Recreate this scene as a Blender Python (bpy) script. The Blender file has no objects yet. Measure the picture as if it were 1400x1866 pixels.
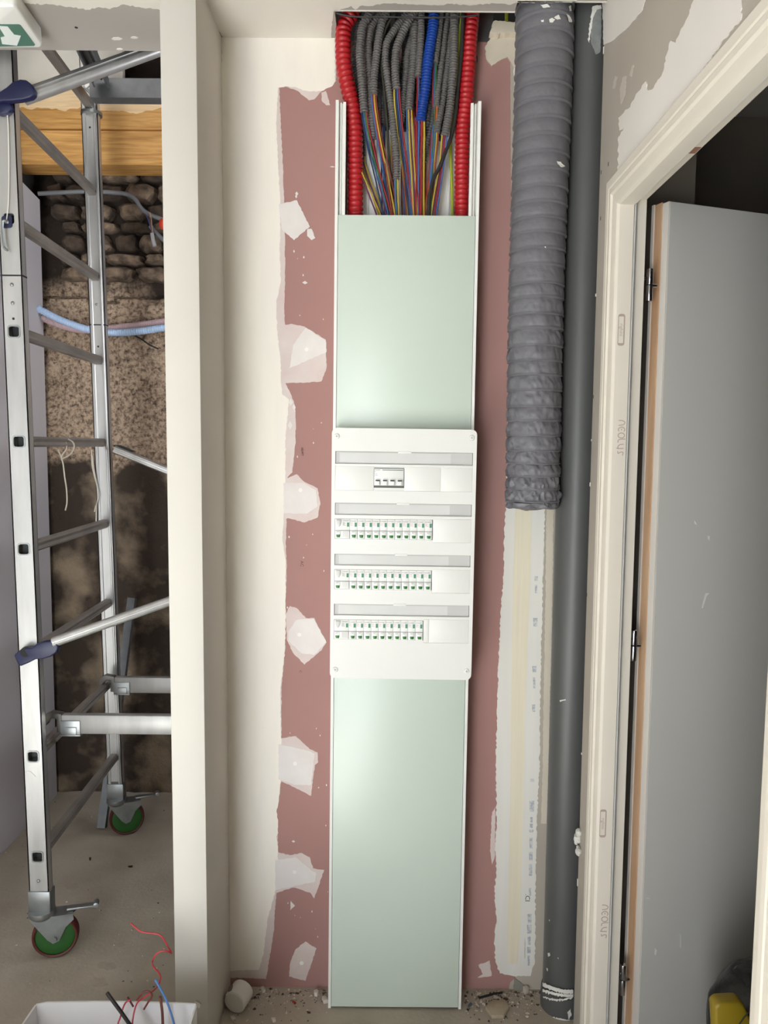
import bpy, bmesh, math, random
from mathutils import Vector, Matrix, noise
from mathutils.geometry import tessellate_polygon
from math import sin, cos, pi, radians

# ---------------------------------------------------------------- camera
F, CAM_H, PITCH, ROLL = 1400.0, 1.45, 4.9, 0.47
scene = bpy.context.scene
COL = scene.collection
cam_data = bpy.data.cameras.new('camera')
cam = bpy.data.objects.new('camera', cam_data)
COL.objects.link(cam)
CAM_ROT = Matrix.Rotation(radians(90 - PITCH), 3, 'X') @ Matrix.Rotation(radians(ROLL), 3, 'Z')
cam.matrix_world = Matrix.Translation((0, 0, CAM_H)) @ CAM_ROT.to_4x4()
cam_data.sensor_fit = 'HORIZONTAL'
cam_data.sensor_width = 36.0
cam_data.lens = 36.0 * F / 1400.0
cam_data.clip_start = 0.02
scene.camera = cam

# ---------------------------------------------------------------- world, sun, exposure
world = bpy.data.worlds.new('world')
scene.world = world
world.use_nodes = True
bg = world.node_tree.nodes['Background']
bg.inputs['Color'].default_value = (0.94, 0.97, 1.0, 1)
bg.inputs["Strength"].default_value = 1.15

sun_data = bpy.data.lights.new('sun', 'SUN')
sun_data.energy = 225
sun_data.angle = radians(1.2)
sun_data.color = (0.78, 0.88, 1.0)
sun = bpy.data.objects.new('sun', sun_data)
COL.objects.link(sun)
SUN_DIR = Vector((0.08, 1.0, -0.70))
sun.rotation_euler = SUN_DIR.to_track_quat('-Z', 'Y').to_euler()

# lamp added for sky light, in an opening invented behind the camera, left
sky_data = bpy.data.lights.new('rear_daylight_lamp', 'AREA')
sky_data.shape = 'RECTANGLE'; sky_data.size = 1.25; sky_data.size_y = 2.1
sky_data.energy = 120; sky_data.color = (0.90, 0.95, 1.0)
sky = bpy.data.objects.new('rear_daylight_lamp', sky_data); COL.objects.link(sky)
sky.location = (-1.25, -2.36, 1.06); sky.rotation_euler = (radians(90), 0, 0)
# lamp added for window daylight inferred from the right in the side room
win_data = bpy.data.lights.new('side_room_window', 'AREA')
win_data.shape = 'RECTANGLE'; win_data.size = 0.9; win_data.size_y = 0.9
win_data.energy = 32; win_data.color = (0.90, 0.94, 1.0)
win = bpy.data.objects.new('side_room_window', win_data); COL.objects.link(win)
win.location = (0.62, 2.38, 2.0); win.rotation_euler = Vector((-1, 0.32, 0.06)).to_track_quat('-Z', 'Y').to_euler()

# roof: area lamp added to brighten the white board and beam in the void
void_fill_data = bpy.data.lights.new('void_fill_lamp', 'AREA')
void_fill_data.shape = 'RECTANGLE'; void_fill_data.size = 0.6; void_fill_data.size_y = 0.3; void_fill_data.energy = 5; void_fill_data.color = (1.0, 0.97, 0.92)
void_fill = bpy.data.objects.new('void_fill_lamp', void_fill_data); COL.objects.link(void_fill)
void_fill.location = (-0.95, 2.25, 2.94); void_fill.rotation_euler = Vector((-0.1, 1, -0.35)).to_track_quat('-Z', 'Y').to_euler()

scene.view_settings.view_transform = 'Standard'
scene.view_settings.look = 'None'
scene.view_settings.gamma = 1.0
scene.view_settings.use_curve_mapping = False
scene.view_settings.exposure = -0.66
scene.cycles.max_bounces = 8
scene.cycles.diffuse_bounces = 5
scene.cycles.glossy_bounces = 4
scene.cycles.sample_clamp_indirect = 12.0

# ---------------------------------------------------------------- where a line of sight meets a plane of the room
CAM_P = Vector((0, 0, CAM_H))
def ray(px, py):
    return CAM_ROT @ Vector(((px - 700) / F, -(py - 933) / F, -1.0))
def PY(px, py, y):
    d = ray(px, py); return CAM_P + d * (y / d.y)
def PX(px, py, x):
    d = ray(px, py); return CAM_P + d * (x / d.x)
def PZ(px, py, z):
    d = ray(px, py); return CAM_P + d * ((z - CAM_H) / d.z)

# ---------------------------------------------------------------- materials
def lin(c):
    c = c / 255.0
    return c / 12.92 if c <= 0.04045 else ((c + 0.055) / 1.055) ** 2.4
def rgb(t):
    return (lin(t[0]), lin(t[1]), lin(t[2]), 1)
MATS = {}
def M(name, col, rough=0.6, metal=0.0, var=0.05, scale=6.0, col2=None, bump=0.0, bscale=60.0, stretch=None, spec=None, detail=5.0, sharp=None):
    """procedural material: a base colour broken up by noise towards col2 (or darker), fine relief by bump"""
    if name in MATS: return MATS[name]
    m = bpy.data.materials.new(name); m.use_nodes = True
    nt = m.node_tree; N = nt.nodes; L = nt.links
    b = N['Principled BSDF']
    b.inputs['Roughness'].default_value = rough
    b.inputs['Metallic'].default_value = metal
    if spec is not None: b.inputs['Specular IOR Level'].default_value = spec
    tc = N.new('ShaderNodeTexCoord'); mp = N.new('ShaderNodeMapping')
    L.new(tc.outputs['Object'], mp.inputs['Vector'])
    if stretch: mp.inputs['Scale'].default_value = stretch
    no = N.new('ShaderNodeTexNoise'); no.inputs['Scale'].default_value = scale; no.inputs['Detail'].default_value = detail
    L.new(mp.outputs['Vector'], no.inputs['Vector'])
    ra = N.new('ShaderNodeValToRGB')
    c1 = rgb(col)
    c2 = rgb(col2) if col2 else tuple([v * (1 - var * 2.2) for v in c1[:3]] + [1])
    lo, hi = sharp if sharp else (0.3, 0.7)
    ra.color_ramp.elements[0].position = lo; ra.color_ramp.elements[1].position = hi
    ra.color_ramp.elements[0].color = c2; ra.color_ramp.elements[1].color = c1
    L.new(no.outputs['Fac'], ra.inputs['Fac'])
    L.new(ra.outputs['Color'], b.inputs['Base Color'])
    if bump:
        n2 = N.new('ShaderNodeTexNoise'); n2.inputs['Scale'].default_value = bscale; n2.inputs['Detail'].default_value = 4
        L.new(mp.outputs['Vector'], n2.inputs['Vector'])
        bu = N.new('ShaderNodeBump'); bu.inputs['Strength'].default_value = bump; bu.inputs['Distance'].default_value = 0.01
        L.new(n2.outputs['Fac'], bu.inputs['Height']); L.new(bu.outputs['Normal'], b.inputs['Normal'])
    MATS[name] = m
    return m

# ---------------------------------------------------------------- mesh building
class MB:
    def __init__(self): self.bm = bmesh.new()
    def V(self, p): return self.bm.verts.new(p)
    def Fc(self, vs):
        try: return self.bm.faces.new(vs)
        except ValueError: return None
    def loft(self, secs, cap=True, closed=True):
        rows = [[self.V(p) for p in s] for s in secs]
        n = len(rows[0])
        for a, b in zip(rows, rows[1:]):
            for i in range(n if closed else n - 1):
                j = (i + 1) % n
                self.Fc((a[i], a[j], b[j], b[i]))
        if cap and closed:
            self.Fc(rows[0][::-1]); self.Fc(rows[-1])
        return self
    def box(self, x0, x1, y0, y1, z0, z1):
        return self.loft([[(x0, y0, z), (x1, y0, z), (x1, y1, z), (x0, y1, z)] for z in (z0, z1)])
    def obox(self, c, ax, ay, az):
        """box from centre and three half axes"""
        c, ax, ay, az = map(Vector, (c, ax, ay, az))
        return self.loft([[c - ax - ay + s, c + ax - ay + s, c + ax + ay + s, c - ax + ay + s] for s in (-az, az)])
    def bar(self, p, q, w, h, up=(0, 0, 1)):
        """square bar from p to q, w across, h along 'up'"""
        p, q = Vector(p), Vector(q); d = (q - p).normalized()
        s = d.cross(Vector(up)).normalized(); u = s.cross(d).normalized()
        s *= w / 2; u *= h / 2
        return self.loft([[c - s - u, c + s - u, c + s + u, c - s + u] for c in (p, q)])
    def prism(self, poly, vec):
        vec = Vector(vec); a = [self.V(p) for p in poly]; b = [self.V(Vector(p) + vec) for p in poly]
        n = len(a)
        for i in range(n): self.Fc((a[i], a[(i + 1) % n], b[(i + 1) % n], b[i]))
        if n <= 4: self.Fc(a[::-1]); self.Fc(b); return self
        for t in tessellate_polygon([[v.co for v in a]]):
            self.Fc([a[i] for i in t]); self.Fc([b[i] for i in t])
        return self
    def fill(self, loops, vec):
        """flat plate with holes: loops of points (outer first), thickened by vec"""
        es = []
        for lp in loops:
            vs = [self.V(p) for p in lp]
            for i in range(len(vs)): es.append(self.bm.edges.new((vs[i], vs[(i + 1) % len(vs)])))
        r = bmesh.ops.triangle_fill(self.bm, edges=es, use_beauty=True)
        fs = [g for g in r['geom'] if isinstance(g, bmesh.types.BMFace)]
        r = bmesh.ops.extrude_face_region(self.bm, geom=fs)
        bmesh.ops.translate(self.bm, verts=[g for g in r['geom'] if isinstance(g, bmesh.types.BMVert)], vec=Vector(vec))
        return self
    def tube(self, pts, r, n=8, cap=True):
        pts = [Vector(p) for p in pts]
        rs = r if isinstance(r, (list, tuple)) else [r] * len(pts)
        t0 = (pts[1] - pts[0]).normalized()
        a = t0.cross(Vector((0, 1, 0)))
        if a.length < 0.1: a = t0.cross(Vector((1, 0, 0)))
        a.normalize(); secs = []
        for i, p in enumerate(pts):
            t = (pts[min(i + 1, len(pts) - 1)] - pts[max(i - 1, 0)]).normalized()
            a = (a - t * a.dot(t)).normalized(); b = t.cross(a)
            secs.append([p + (a * cos(2 * pi * k / n) + b * sin(2 * pi * k / n)) * rs[i] for k in range(n)])
        return self.loft(secs, cap=cap)
    def cyl(self, p, q, r, n=20, r2=None): return self.tube([p, q], [r, r if r2 is None else r2], n)
    def lathe(self, c, axis, prof, n=32, cap=True):
        """prof: (radius, distance along axis)"""
        c, axis = Vector(c), Vector(axis).normalized()
        a = axis.orthogonal().normalized(); b = axis.cross(a)
        return self.loft([[c + axis * h + (a * cos(2 * pi * k / n) + b * sin(2 * pi * k / n)) * max(r, 1e-5) for k in range(n)] for r, h in prof], cap)
    def sphere(self, c, r, n=10, squash=(1, 1, 1)):
        c = Vector(c); prof = []
        for i in range(n // 2 + 1):
            t = -pi / 2 + pi * i / (n // 2)
            prof.append((max(cos(t), 0.02) * r, sin(t) * r))
        return self.loft([[c + Vector((rr * cos(2 * pi * k / n) * squash[0], rr * sin(2 * pi * k / n) * squash[1], h * squash[2])) for k in range(n)] for rr, h in prof])
BASE = {}
def finish(mb, mat, base, bevel=0, seg=2, smooth=None):
    bm = mb.bm
    bmesh.ops.recalc_face_normals(bm, faces=bm.faces)
    if bevel:
        es = [e for e in bm.edges if len(e.link_faces) == 2 and e.calc_face_angle(0) > radians(28)]
        bmesh.ops.bevel(bm, geom=es, offset=bevel, segments=seg, affect='EDGES', clamp_overlap=True, profile=0.5)
    me = bpy.data.meshes.new('mesh')
    bmesh.ops.translate(bm, verts=bm.verts, vec=-base)
    bm.to_mesh(me); bm.free()
    me.materials.append(mat)
    if smooth is None: smooth = 40
    if smooth:
        me.shade_smooth(); me.set_sharp_from_angle(angle=radians(smooth))
    return me
def tag(o, label=None, cat=None, group=None, kind=None):
    if label: o['label'] = label
    if cat: o['category'] = cat
    if group: o['group'] = group
    if kind: o['kind'] = kind
    return o
def thing(name, loc, label, cat, group=None):
    o = bpy.data.objects.new(name, None); COL.objects.link(o); o.location = loc
    o.empty_display_size = 0.05; BASE[o.name] = Vector(loc)
    return tag(o, label, cat, group)
def part(name, mb, mat, parent, label=None, kind=None, **k):
    """mesh child of parent, given in world coordinates"""
    base = BASE[parent.name]
    o = bpy.data.objects.new(name, finish(mb, mat, base, **k)); COL.objects.link(o)
    o.parent = parent; BASE[o.name] = base
    return tag(o, label, kind=kind)
def solo(name, mb, mat, loc, label=None, cat=None, group=None, kind=None, **k):
    """top-level mesh with its origin at loc, given in world coordinates"""
    base = Vector(loc)
    o = bpy.data.objects.new(name, finish(mb, mat, base, **k)); COL.objects.link(o); o.location = base
    BASE[o.name] = base
    return tag(o, label, cat, group, kind)
def copy_tree(src, loc, parent=None):
    c = src.copy(); COL.objects.link(c)
    if parent is None: c.location = loc
    else: c.parent = parent
    for ch in src.children: copy_tree(ch, None, c)
    return c
def curve_pts(pts, step):
    """Catmull-Rom through pts, resampled every 'step'"""
    pts = [Vector(p) for p in pts]
    if len(pts) == 2: dense = [pts[0].lerp(pts[1], i / 40) for i in range(41)]
    else:
        P = [pts[0] * 2 - pts[1]] + pts + [pts[-1] * 2 - pts[-2]]; dense = []
        for i in range(1, len(P) - 2):
            a, b, c, d = P[i - 1:i + 3]
            for k in range(16):
                t = k / 16
                dense.append(0.5 * ((2 * b) + (c - a) * t + (2 * a - 5 * b + 4 * c - d) * t * t + (3 * b - a - 3 * c + d) * t ** 3))
        dense.append(pts[-1])
    out = [dense[0]]; acc = 0
    for a, b in zip(dense, dense[1:]):
        l = (b - a).length
        while l > 0 and acc + l >= step:
            f = (step - acc) / l; a = a.lerp(b, f); out.append(a); l = (b - a).length; acc = 0
        acc += l
    if (out[-1] - dense[-1]).length > step * 0.4: out.append(dense[-1])
    return out
def ragged(px, step=4.0, amp=1.0, seed=1, smoothed=False):
    """outline in photo units roughened like the edge of a scraped coat"""
    rnd = random.Random(seed); out = []
    n = len(px)
    for i in range(n):
        a, b = Vector(px[i]), Vector(px[(i + 1) % n]); k = max(1, int((b - a).length / step))
        nrm = Vector((-(b - a).y, (b - a).x)); nrm = nrm.normalized() if nrm.length else nrm
        for j in range(k):
            p = a.lerp(b, j / k)
            if j: p = p + nrm * rnd.uniform(-amp, amp)
            out.append(p)
    return out
def patch(name, px, fn, mat, parent, vec, step=4.0, amp=1.0, seed=1, label=None):
    """thin coat of something lying on a wall: outline -> prism of small thickness"""
    return part(name, MB().prism([fn(p[0], p[1]) for p in ragged(px, step, amp, seed)], vec), mat, parent, label, smooth=0)
def rrect(cx, cy, w, h, r, n=5):
    out = []
    for sx, sy, a0 in ((1, 1, 0), (-1, 1, 90), (-1, -1, 180), (1, -1, 270)):
        for k in range(n + 1):
            a = radians(a0 + 90 * k / n)
            out.append((cx + sx * (w / 2 - r) + r * cos(a), cy + sy * (h / 2 - r) + r * sin(a)))
    return out
def text_mesh(s, size, mat, align='CENTER'):
    cu = bpy.data.curves.new('t', 'FONT'); cu.body = s; cu.size = size; cu.align_x = align; cu.align_y = 'CENTER'; cu.resolution_u = 2
    o = bpy.data.objects.new('t', cu); COL.objects.link(o)
    dg = bpy.context.evaluated_depsgraph_get(); dg.update()
    me = bpy.data.meshes.new_from_object(o.evaluated_get(dg))
    bpy.data.objects.remove(o); bpy.data.curves.remove(cu)
    me.materials.clear(); me.materials.append(mat)
    return me
def put_text(me, parent, loc, rot, name='print'):
    o = bpy.data.objects.new(name, me); COL.objects.link(o)
    if parent: o.parent = parent; o.location = Vector(loc) - BASE[parent.name]
    else: o.location = loc
    o.rotation_euler = rot
    return o

# ---------------------------------------------------------------- colours of the place
PINK = M('pink_board', (166, 126, 120), .85, var=.03, scale=3, bump=.04, bscale=300)
COAT = M('joint_compound', (243, 238, 226), .8, col2=(230, 224, 217), scale=3.5, stretch=(3, 3, .5), bump=.06, bscale=25)
FILM = M('thin_compound', (207, 190, 186), .85, col2=(214, 203, 198), scale=14, bump=.06, bscale=120)
KNIFE = M('knife_compound', (226, 222, 219), .75, col2=(216, 209, 206), scale=12, bump=.05, bscale=80)
TAUPE = M('bare_grey_board', (177, 168, 156), .85, var=.04, scale=4)
PAINT = M('cream_paint', (208, 204, 195), .7, var=.02, scale=3, bump=.03, bscale=40)
CEILP = M('ceiling_paint', (172, 166, 159), .8, var=.03, scale=3, bump=.03, bscale=50)
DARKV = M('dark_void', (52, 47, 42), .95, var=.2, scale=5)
SCREED = M('cement_screed', (178, 169, 154), .9, col2=(158, 148, 133), scale=5, bump=.15, bscale=90, detail=8)
TRIM_W = M('primed_frame', (218, 210, 197), .55, var=.02, scale=5)
WPLAST = M('white_plastic', (236, 236, 232), .35, var=.01)
ALU = M('aluminium', (198, 197, 195), .38, .7, var=.10, scale=7, stretch=(4, 4, .6), bump=.02, bscale=30)
ALUD = M('dull_aluminium_rung', (150, 143, 136), .5, .35, var=.12, scale=9)
GALV = M('galvanised_steel', (165, 168, 168), .45, .9, var=.12, scale=25)
BLACK = M('black_rubber', (22, 22, 24), .55, var=.05)

# ---------------------------------------------------------------- setting: shell
ZC = 2.431
YB = 1.947
def struct(name, mb, mat, loc=(0, 0, 0), **k):
    return solo(name, mb, mat, loc, kind='structure', **k)
fl = struct('floor', MB().box(-4, 2.6, -3.2, 3.4, -.06, 0), SCREED)
c = MB()
c.box(-4, -.44, -2.25, 2.015, ZC, ZC + .013)
c.box(-.44, .543, -2.25, 1.788, ZC, ZC + .013); c.box(-.44, .286, 1.788, 1.83, ZC, ZC + .013)
c.box(-.44, -.121, 1.83, 1.96, ZC, ZC + .013)
c.box(.543, 2.3, -2.25, 2.42, ZC, ZC + .013)
ceil = struct('ceiling', c, CEILP)
wb = struct('wall_back', MB().box(-.44, .56, YB, YB + .048, 0, 2.425), PINK, (0, YB, 0))
struct('wall_partition', MB().box(-.478, -.402, 1.69, 2.0, 0, ZC), PAINT, (-.44, 1.7, 0), bevel=.0015)
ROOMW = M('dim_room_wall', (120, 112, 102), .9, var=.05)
# unseen rear wall, added with an open gap that shapes the sun patch
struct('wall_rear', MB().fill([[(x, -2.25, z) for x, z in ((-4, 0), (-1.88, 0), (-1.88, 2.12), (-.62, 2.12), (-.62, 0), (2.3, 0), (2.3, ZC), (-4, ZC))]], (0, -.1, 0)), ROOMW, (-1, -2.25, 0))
# right-hand wall with the door opening
def yz(x, pts): return [(x, y, z) for y, z in pts]
wr = struct('wall_right', MB().fill([yz(.483, [(.50, 0), (.90, 0), (.90, 1.985), (1.665, 1.985), (1.665, 0), (1.80, 0), (1.80, ZC), (.50, ZC)])], (.06, 0, 0)), TAUPE, (.483, 0, 0))
struct('wall_niche', MB().box(.56, .70, 1.80, YB + .048, 0, ZC), ROOMW, (.6, 1.85, 0))  # dark tone put in to shade the gap beside the leaf
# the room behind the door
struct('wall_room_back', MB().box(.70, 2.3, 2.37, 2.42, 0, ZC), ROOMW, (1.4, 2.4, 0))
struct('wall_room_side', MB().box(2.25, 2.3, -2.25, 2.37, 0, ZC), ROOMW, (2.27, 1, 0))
struct('wall_room_front', MB().box(.543, 2.25, .45, .50, 0, ZC), ROOMW, (1.4, -.2, 0))  # set forward, leaving an unseen dark corridor added to cut bounce light
# the room behind the opening on the left
LINING = M('lilac_board', (206, 202, 206), .55, var=.03, scale=2)
struct('wall_left', MB().prism([(-1.345, 2.03, 0), (-1.345, 3.07, 0), (-1.345, 3.07, 2.39), (-1.345, 2.908, 2.413), (-1.345, 2.03, 2.53)], (-.05, 0, 0)), LINING, (-1.37, 2.5, 0))
struct('wall_left_blocker', MB().box(-1.44, -1.40, 2.08, 3.35, 0, 2.98), DARKV, (-1.42, 2.5, 0))  # dark wall added to block sky light leaking over the lining
struct('wall_left_return', MB().box(-4, -1.345, 2.03, 2.08, 0, 2.9), LINING, (-2, 2.05, 0))
struct('ceiling_upper', MB().box(-4, 2.6, 1.0, 3.4, 2.98, 3.04), DARKV)  # dark slab added over the void to keep sky light out
struct('wall_upper_blocker', MB().box(-4, 2.6, 1.0, 1.05, ZC + .013, 2.98), DARKV, (0, 1, 2.5))  # unseen wall added to close the void against sky light
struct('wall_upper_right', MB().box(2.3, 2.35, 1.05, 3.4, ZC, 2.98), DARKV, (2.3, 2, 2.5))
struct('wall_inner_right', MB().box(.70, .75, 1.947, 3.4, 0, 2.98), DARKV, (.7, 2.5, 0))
struct('wall_upper_white', MB().box(-1.40, -.985, 2.985, 3.01, 2.70, 2.98), M('white_board_upper', (244, 238, 228), .8, var=.05, scale=9), (-1.2, 3, 2.7))

# the old stone wall at the back of the left room: rough render, bare rubble above
st = bpy.data.materials.new('old_render'); st.use_nodes = True
nt = st.node_tree; N = nt.nodes; L = nt.links; b = N['Principled BSDF']; b.inputs['Roughness'].default_value = .95
tc = N.new('ShaderNodeTexCoord')
n1 = N.new('ShaderNodeTexNoise'); n1.inputs['Scale'].default_value = 62; n1.inputs['Detail'].default_value = 6; n1.inputs['Roughness'].default_value = .7
n2 = N.new('ShaderNodeTexNoise'); n2.inputs['Scale'].default_value = 5; n2.inputs['Detail'].default_value = 7
L.new(tc.outputs['Object'], n1.inputs['Vector']); L.new(tc.outputs['Object'], n2.inputs['Vector'])
r1 = N.new('ShaderNodeValToRGB'); e = r1.color_ramp.elements
e[0].position = .36; e[0].color = rgb((82, 66, 54)); e[1].position = .58; e[1].color = rgb((190, 166, 142))
L.new(n1.outputs['Fac'], r1.inputs['Fac'])
# damp, blackened lower part of the wall: an uneven tide line
sx = N.new('ShaderNodeSeparateXYZ'); L.new(tc.outputs['Object'], sx.inputs[0])
ma = N.new('ShaderNodeMath'); ma.operation = 'MULTIPLY_ADD'; ma.inputs[1].default_value = .55; L.new(n2.outputs['Fac'], ma.inputs[0]); L.new(sx.outputs['Z'], ma.inputs[2])
mr = N.new('ShaderNodeMapRange'); mr.inputs['From Min'].default_value = 1.60; mr.inputs['From Max'].default_value = 1.68; L.new(ma.outputs[0], mr.inputs['Value'])
r2 = N.new('ShaderNodeValToRGB'); e = r2.color_ramp.elements
e[0].position = .46; e[0].color = rgb((60, 49, 40)); e[1].position = .66; e[1].color = rgb((150, 132, 110)); L.new(n2.outputs['Fac'], r2.inputs['Fac'])
mx = N.new('ShaderNodeMix'); mx.data_type = 'RGBA'
L.new(mr.outputs[0], mx.inputs[0]); L.new(r2.outputs[0], mx.inputs[6]); L.new(r1.outputs[0], mx.inputs[7]); mr2 = N.new('ShaderNodeMapRange'); mr2.inputs['From Min'].default_value = 2.30; mr2.inputs['From Max'].default_value = 2.42; L.new(ma.outputs[0], mr2.inputs['Value'])
mx2 = N.new('ShaderNodeMix'); mx2.data_type = 'RGBA'; mx2.inputs[7].default_value = rgb((50, 40, 33)); L.new(mr2.outputs[0], mx2.inputs[0]); L.new(mx.outputs[2], mx2.inputs[6]); L.new(mx2.outputs[2], b.inputs['Base Color'])
bu = N.new('ShaderNodeBump'); bu.inputs['Strength'].default_value = .8; bu.inputs['Distance'].default_value = .012
L.new(n1.outputs['Fac'], bu.inputs['Height']); L.new(bu.outputs['Normal'], b.inputs['Normal'])
ws = MB(); NX, NZ = 70, 150
rows = []
for j in range(NZ + 1):
    z = 3.0 * j / NZ
    row = []
    for i in range(NX + 1):
        x = -1.42 + 2.1 * i / NX
        am = .012 if z < 1.35 else .022
        d = noise.fractal(Vector((x * 14, z * 14, 3)), .9, 2, 5) * am + noise.noise(Vector((x * 3, z * 3, 9))) * .02
        rec = .05 if z > 2.02 + .05 * noise.noise(Vector((x * 6, 1, 4))) else 0
        row.append(ws.V((x, 3.10 + d + rec, z)))
    rows.append(row)
for a, bb in zip(rows, rows[1:]):
    for i in range(NX): ws.Fc((a[i], a[i + 1], bb[i + 1], bb[i]))
back = [ws.V((x, 3.35, z)) for x, z in ((-1.42, 0), (.68, 0), (.68, 3.0), (-1.42, 3.0))]
ws.Fc(back)
wst = struct('wall_far', ws, st, (-.4, 3.1, 0))
STONES = [M('rubble_stone', (140, 120, 100), .95, col2=(60, 49, 40), scale=26, bump=.7, bscale=60, detail=8),
          M('rubble_stone_dark', (92, 76, 62), .95, col2=(46, 38, 32), scale=24, bump=.7, bscale=60, detail=8)]
rnd = random.Random(5)
def stone(x, z, w, h, k):
    mb = MB(); y = 3.125; n = 12; secs = []
    for t, s in ((.04, 1.0), (.0, .97), (-.022, .86), (-.034, .6)):
        ring = []
        for i in range(n):
            a = 2 * pi * i / n
            sq = min(1.38, 1 / max(abs(cos(a)), abs(sin(a)))) * .93
            r = s * sq * (1 + .30 * noise.noise(Vector((cos(a) * 2 + k * 3.1, sin(a) * 2, k * 1.7))))
            ring.append((x + w / 2 * r * cos(a), y + t + .010 * noise.noise(Vector((a, k, t * 30))), z + h / 2 * r * sin(a)))
        secs.append(ring)
    return part('stone', mb.loft(secs), rnd.choice(STONES), wst, smooth=30)
k = 0; z = 2.09
while z < 2.52:
    h = rnd.uniform(.045, .075); x = -1.30 + rnd.uniform(-.05, .02)
    while x < -.30:
        w = rnd.uniform(.07, .17)
        stone(x + w / 2, z + h / 2, w * .97, h * .93, k); k += 1; x += w
    z += h
# varnished beam over the stone wall
bmmat = bpy.data.materials.new('treated_beam'); bmmat.use_nodes = True
nt = bmmat.node_tree; N = nt.nodes; L = nt.links; b = N['Principled BSDF']; b.inputs['Roughness'].default_value = .6
tc = N.new('ShaderNodeTexCoord'); mp = N.new('ShaderNodeMapping'); mp.inputs['Scale'].default_value = (1.2, 10, 16); L.new(tc.outputs['Object'], mp.inputs[0])
n1 = N.new('ShaderNodeTexNoise'); n1.inputs['Scale'].default_value = 5; n1.inputs['Detail'].default_value = 8; n1.inputs['Distortion'].default_value = .6; L.new(mp.outputs[0], n1.inputs['Vector'])
r1 = N.new('ShaderNodeValToRGB'); e = r1.color_ramp.elements; e[0].position = .3; e[0].color = rgb((176, 124, 62)); e[1].position = .72; e[1].color = rgb((226, 176, 106)); L.new(n1.outputs['Fac'], r1.inputs[0])
r3 = N.new('ShaderNodeValToRGB'); e = r3.color_ramp.elements; e[0].position = .3; e[0].color = rgb((226, 190, 140)); e[1].position = .7; e[1].color = rgb((248, 222, 182)); L.new(n1.outputs['Fac'], r3.inputs[0])
n2 = N.new('ShaderNodeTexNoise'); n2.inputs['Scale'].default_value = 7; n2.inputs['Detail'].default_value = 3; L.new(tc.outputs['Object'], n2.inputs['Vector'])
sx = N.new('ShaderNodeSeparateXYZ'); L.new(tc.outputs['Object'], sx.inputs[0])
ma = N.new('ShaderNodeMath'); ma.operation = 'MULTIPLY_ADD'; ma.inputs[1].default_value = .09; L.new(n2.outputs['Fac'], ma.inputs[0]); L.new(sx.outputs['Z'], ma.inputs[2])
gt = N.new('ShaderNodeMath'); gt.operation = 'GREATER_THAN'; gt.inputs[1].default_value = .25; L.new(ma.outputs[0], gt.inputs[0])
mx = N.new('ShaderNodeMix'); mx.data_type = 'RGBA'; L.new(gt.outputs[0], mx.inputs[0]); L.new(r1.outputs[0], mx.inputs[6]); L.new(r3.outputs[0], mx.inputs[7]); L.new(mx.outputs[2], b.inputs['Base Color'])
mb = MB()
# front face with the long drying crack half-way up
prof = [(2.95, 2.492), (2.95, 2.603), (2.962, 2.605), (2.962, 2.608), (2.95, 2.610), (2.95, 2.76), (2.96, 2.77), (3.07, 2.77), (3.07, 2.484), (2.958, 2.484)]
mb.loft([[(x, y, zz) for y, zz in prof] for x in (-1.40, -.1)])
bt = thing('ceiling_beam', (-.8, 2.95, 2.47), 'thick orange-brown wooden beam with a pale raw top edge above the stone wall', 'beam')
part('timber', mb, bmmat, bt)
part('bark_edge', MB().loft([[(-1.2 + .28 * i / 8, 2.95 + .01 * noise.noise(Vector((i, 0, 0))), 2.772), (-1.2 + .28 * i / 8, 3.0, 2.772), (-1.2 + .28 * i / 8, 3.0, 2.79 + .012 * noise.noise(Vector((i * .8, 3, 0)))), (-1.2 + .28 * i / 8, 2.957, 2.785 + .012 * noise.noise(Vector((i * .8, 5, 0))))] for i in range(9)]), M('bark', (150, 112, 74), .9, var=.2, scale=60, bump=.5), bt, 'strip of brown bark left on the beam')

# ---------------------------------------------------------------- coats on the back wall
def B(px, py): return PY(px, py, YB)
T = lambda t: (0, -t, 0)
patch('plaster_film', [(408, 66), (612, 60), (613, 148), (603, 157), (595, 160), (583, 169), (573, 181), (563, 183), (552, 174), (543, 166), (521, 158), (509, 160), (512, 229), (516, 309), (518, 370), (519, 421), (520, 483), (518, 563), (520, 592), (521, 700), (532, 722), (538, 740), (539, 764), (539, 803), (533, 861), (524, 870), (521, 1000), (523, 1030), (521, 1086), (520, 1182), (513, 1253), (513, 1318), (513, 1421), (504, 1479), (507, 1543), (504, 1628), (501, 1664), (500, 1694), (485, 1784), (453, 1782), (415, 1781)], B, FILM, wb, T(.0006), amp=.7, seed=2)
patch('plaster_coat', [(404, 60), (610, 58), (611, 148), (606, 157), (586, 166), (563, 167), (552, 165), (541, 160), (521, 157), (507, 160), (504, 229), (507, 299), (511, 364), (511, 421), (510, 457), (512, 515), (504, 550), (504, 576), (507, 614), (512, 663), (513, 700), (515, 719), (527, 728), (524, 764), (521, 790), (520, 867), (517, 944), (515, 983), (521, 1025), (521, 1086), (520, 1182), (515, 1227), (511, 1253), (512, 1318), (513, 1355), (512, 1421), (507, 1467), (504, 1479), (507, 1494), (507, 1518), (504, 1524), (507, 1543), (507, 1573), (503, 1621), (495, 1649), (488, 1673), (480, 1740), (472, 1767), (456, 1767), (410, 1769)], B, COAT, wb, T(.0012), amp=.8, seed=3)
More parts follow.
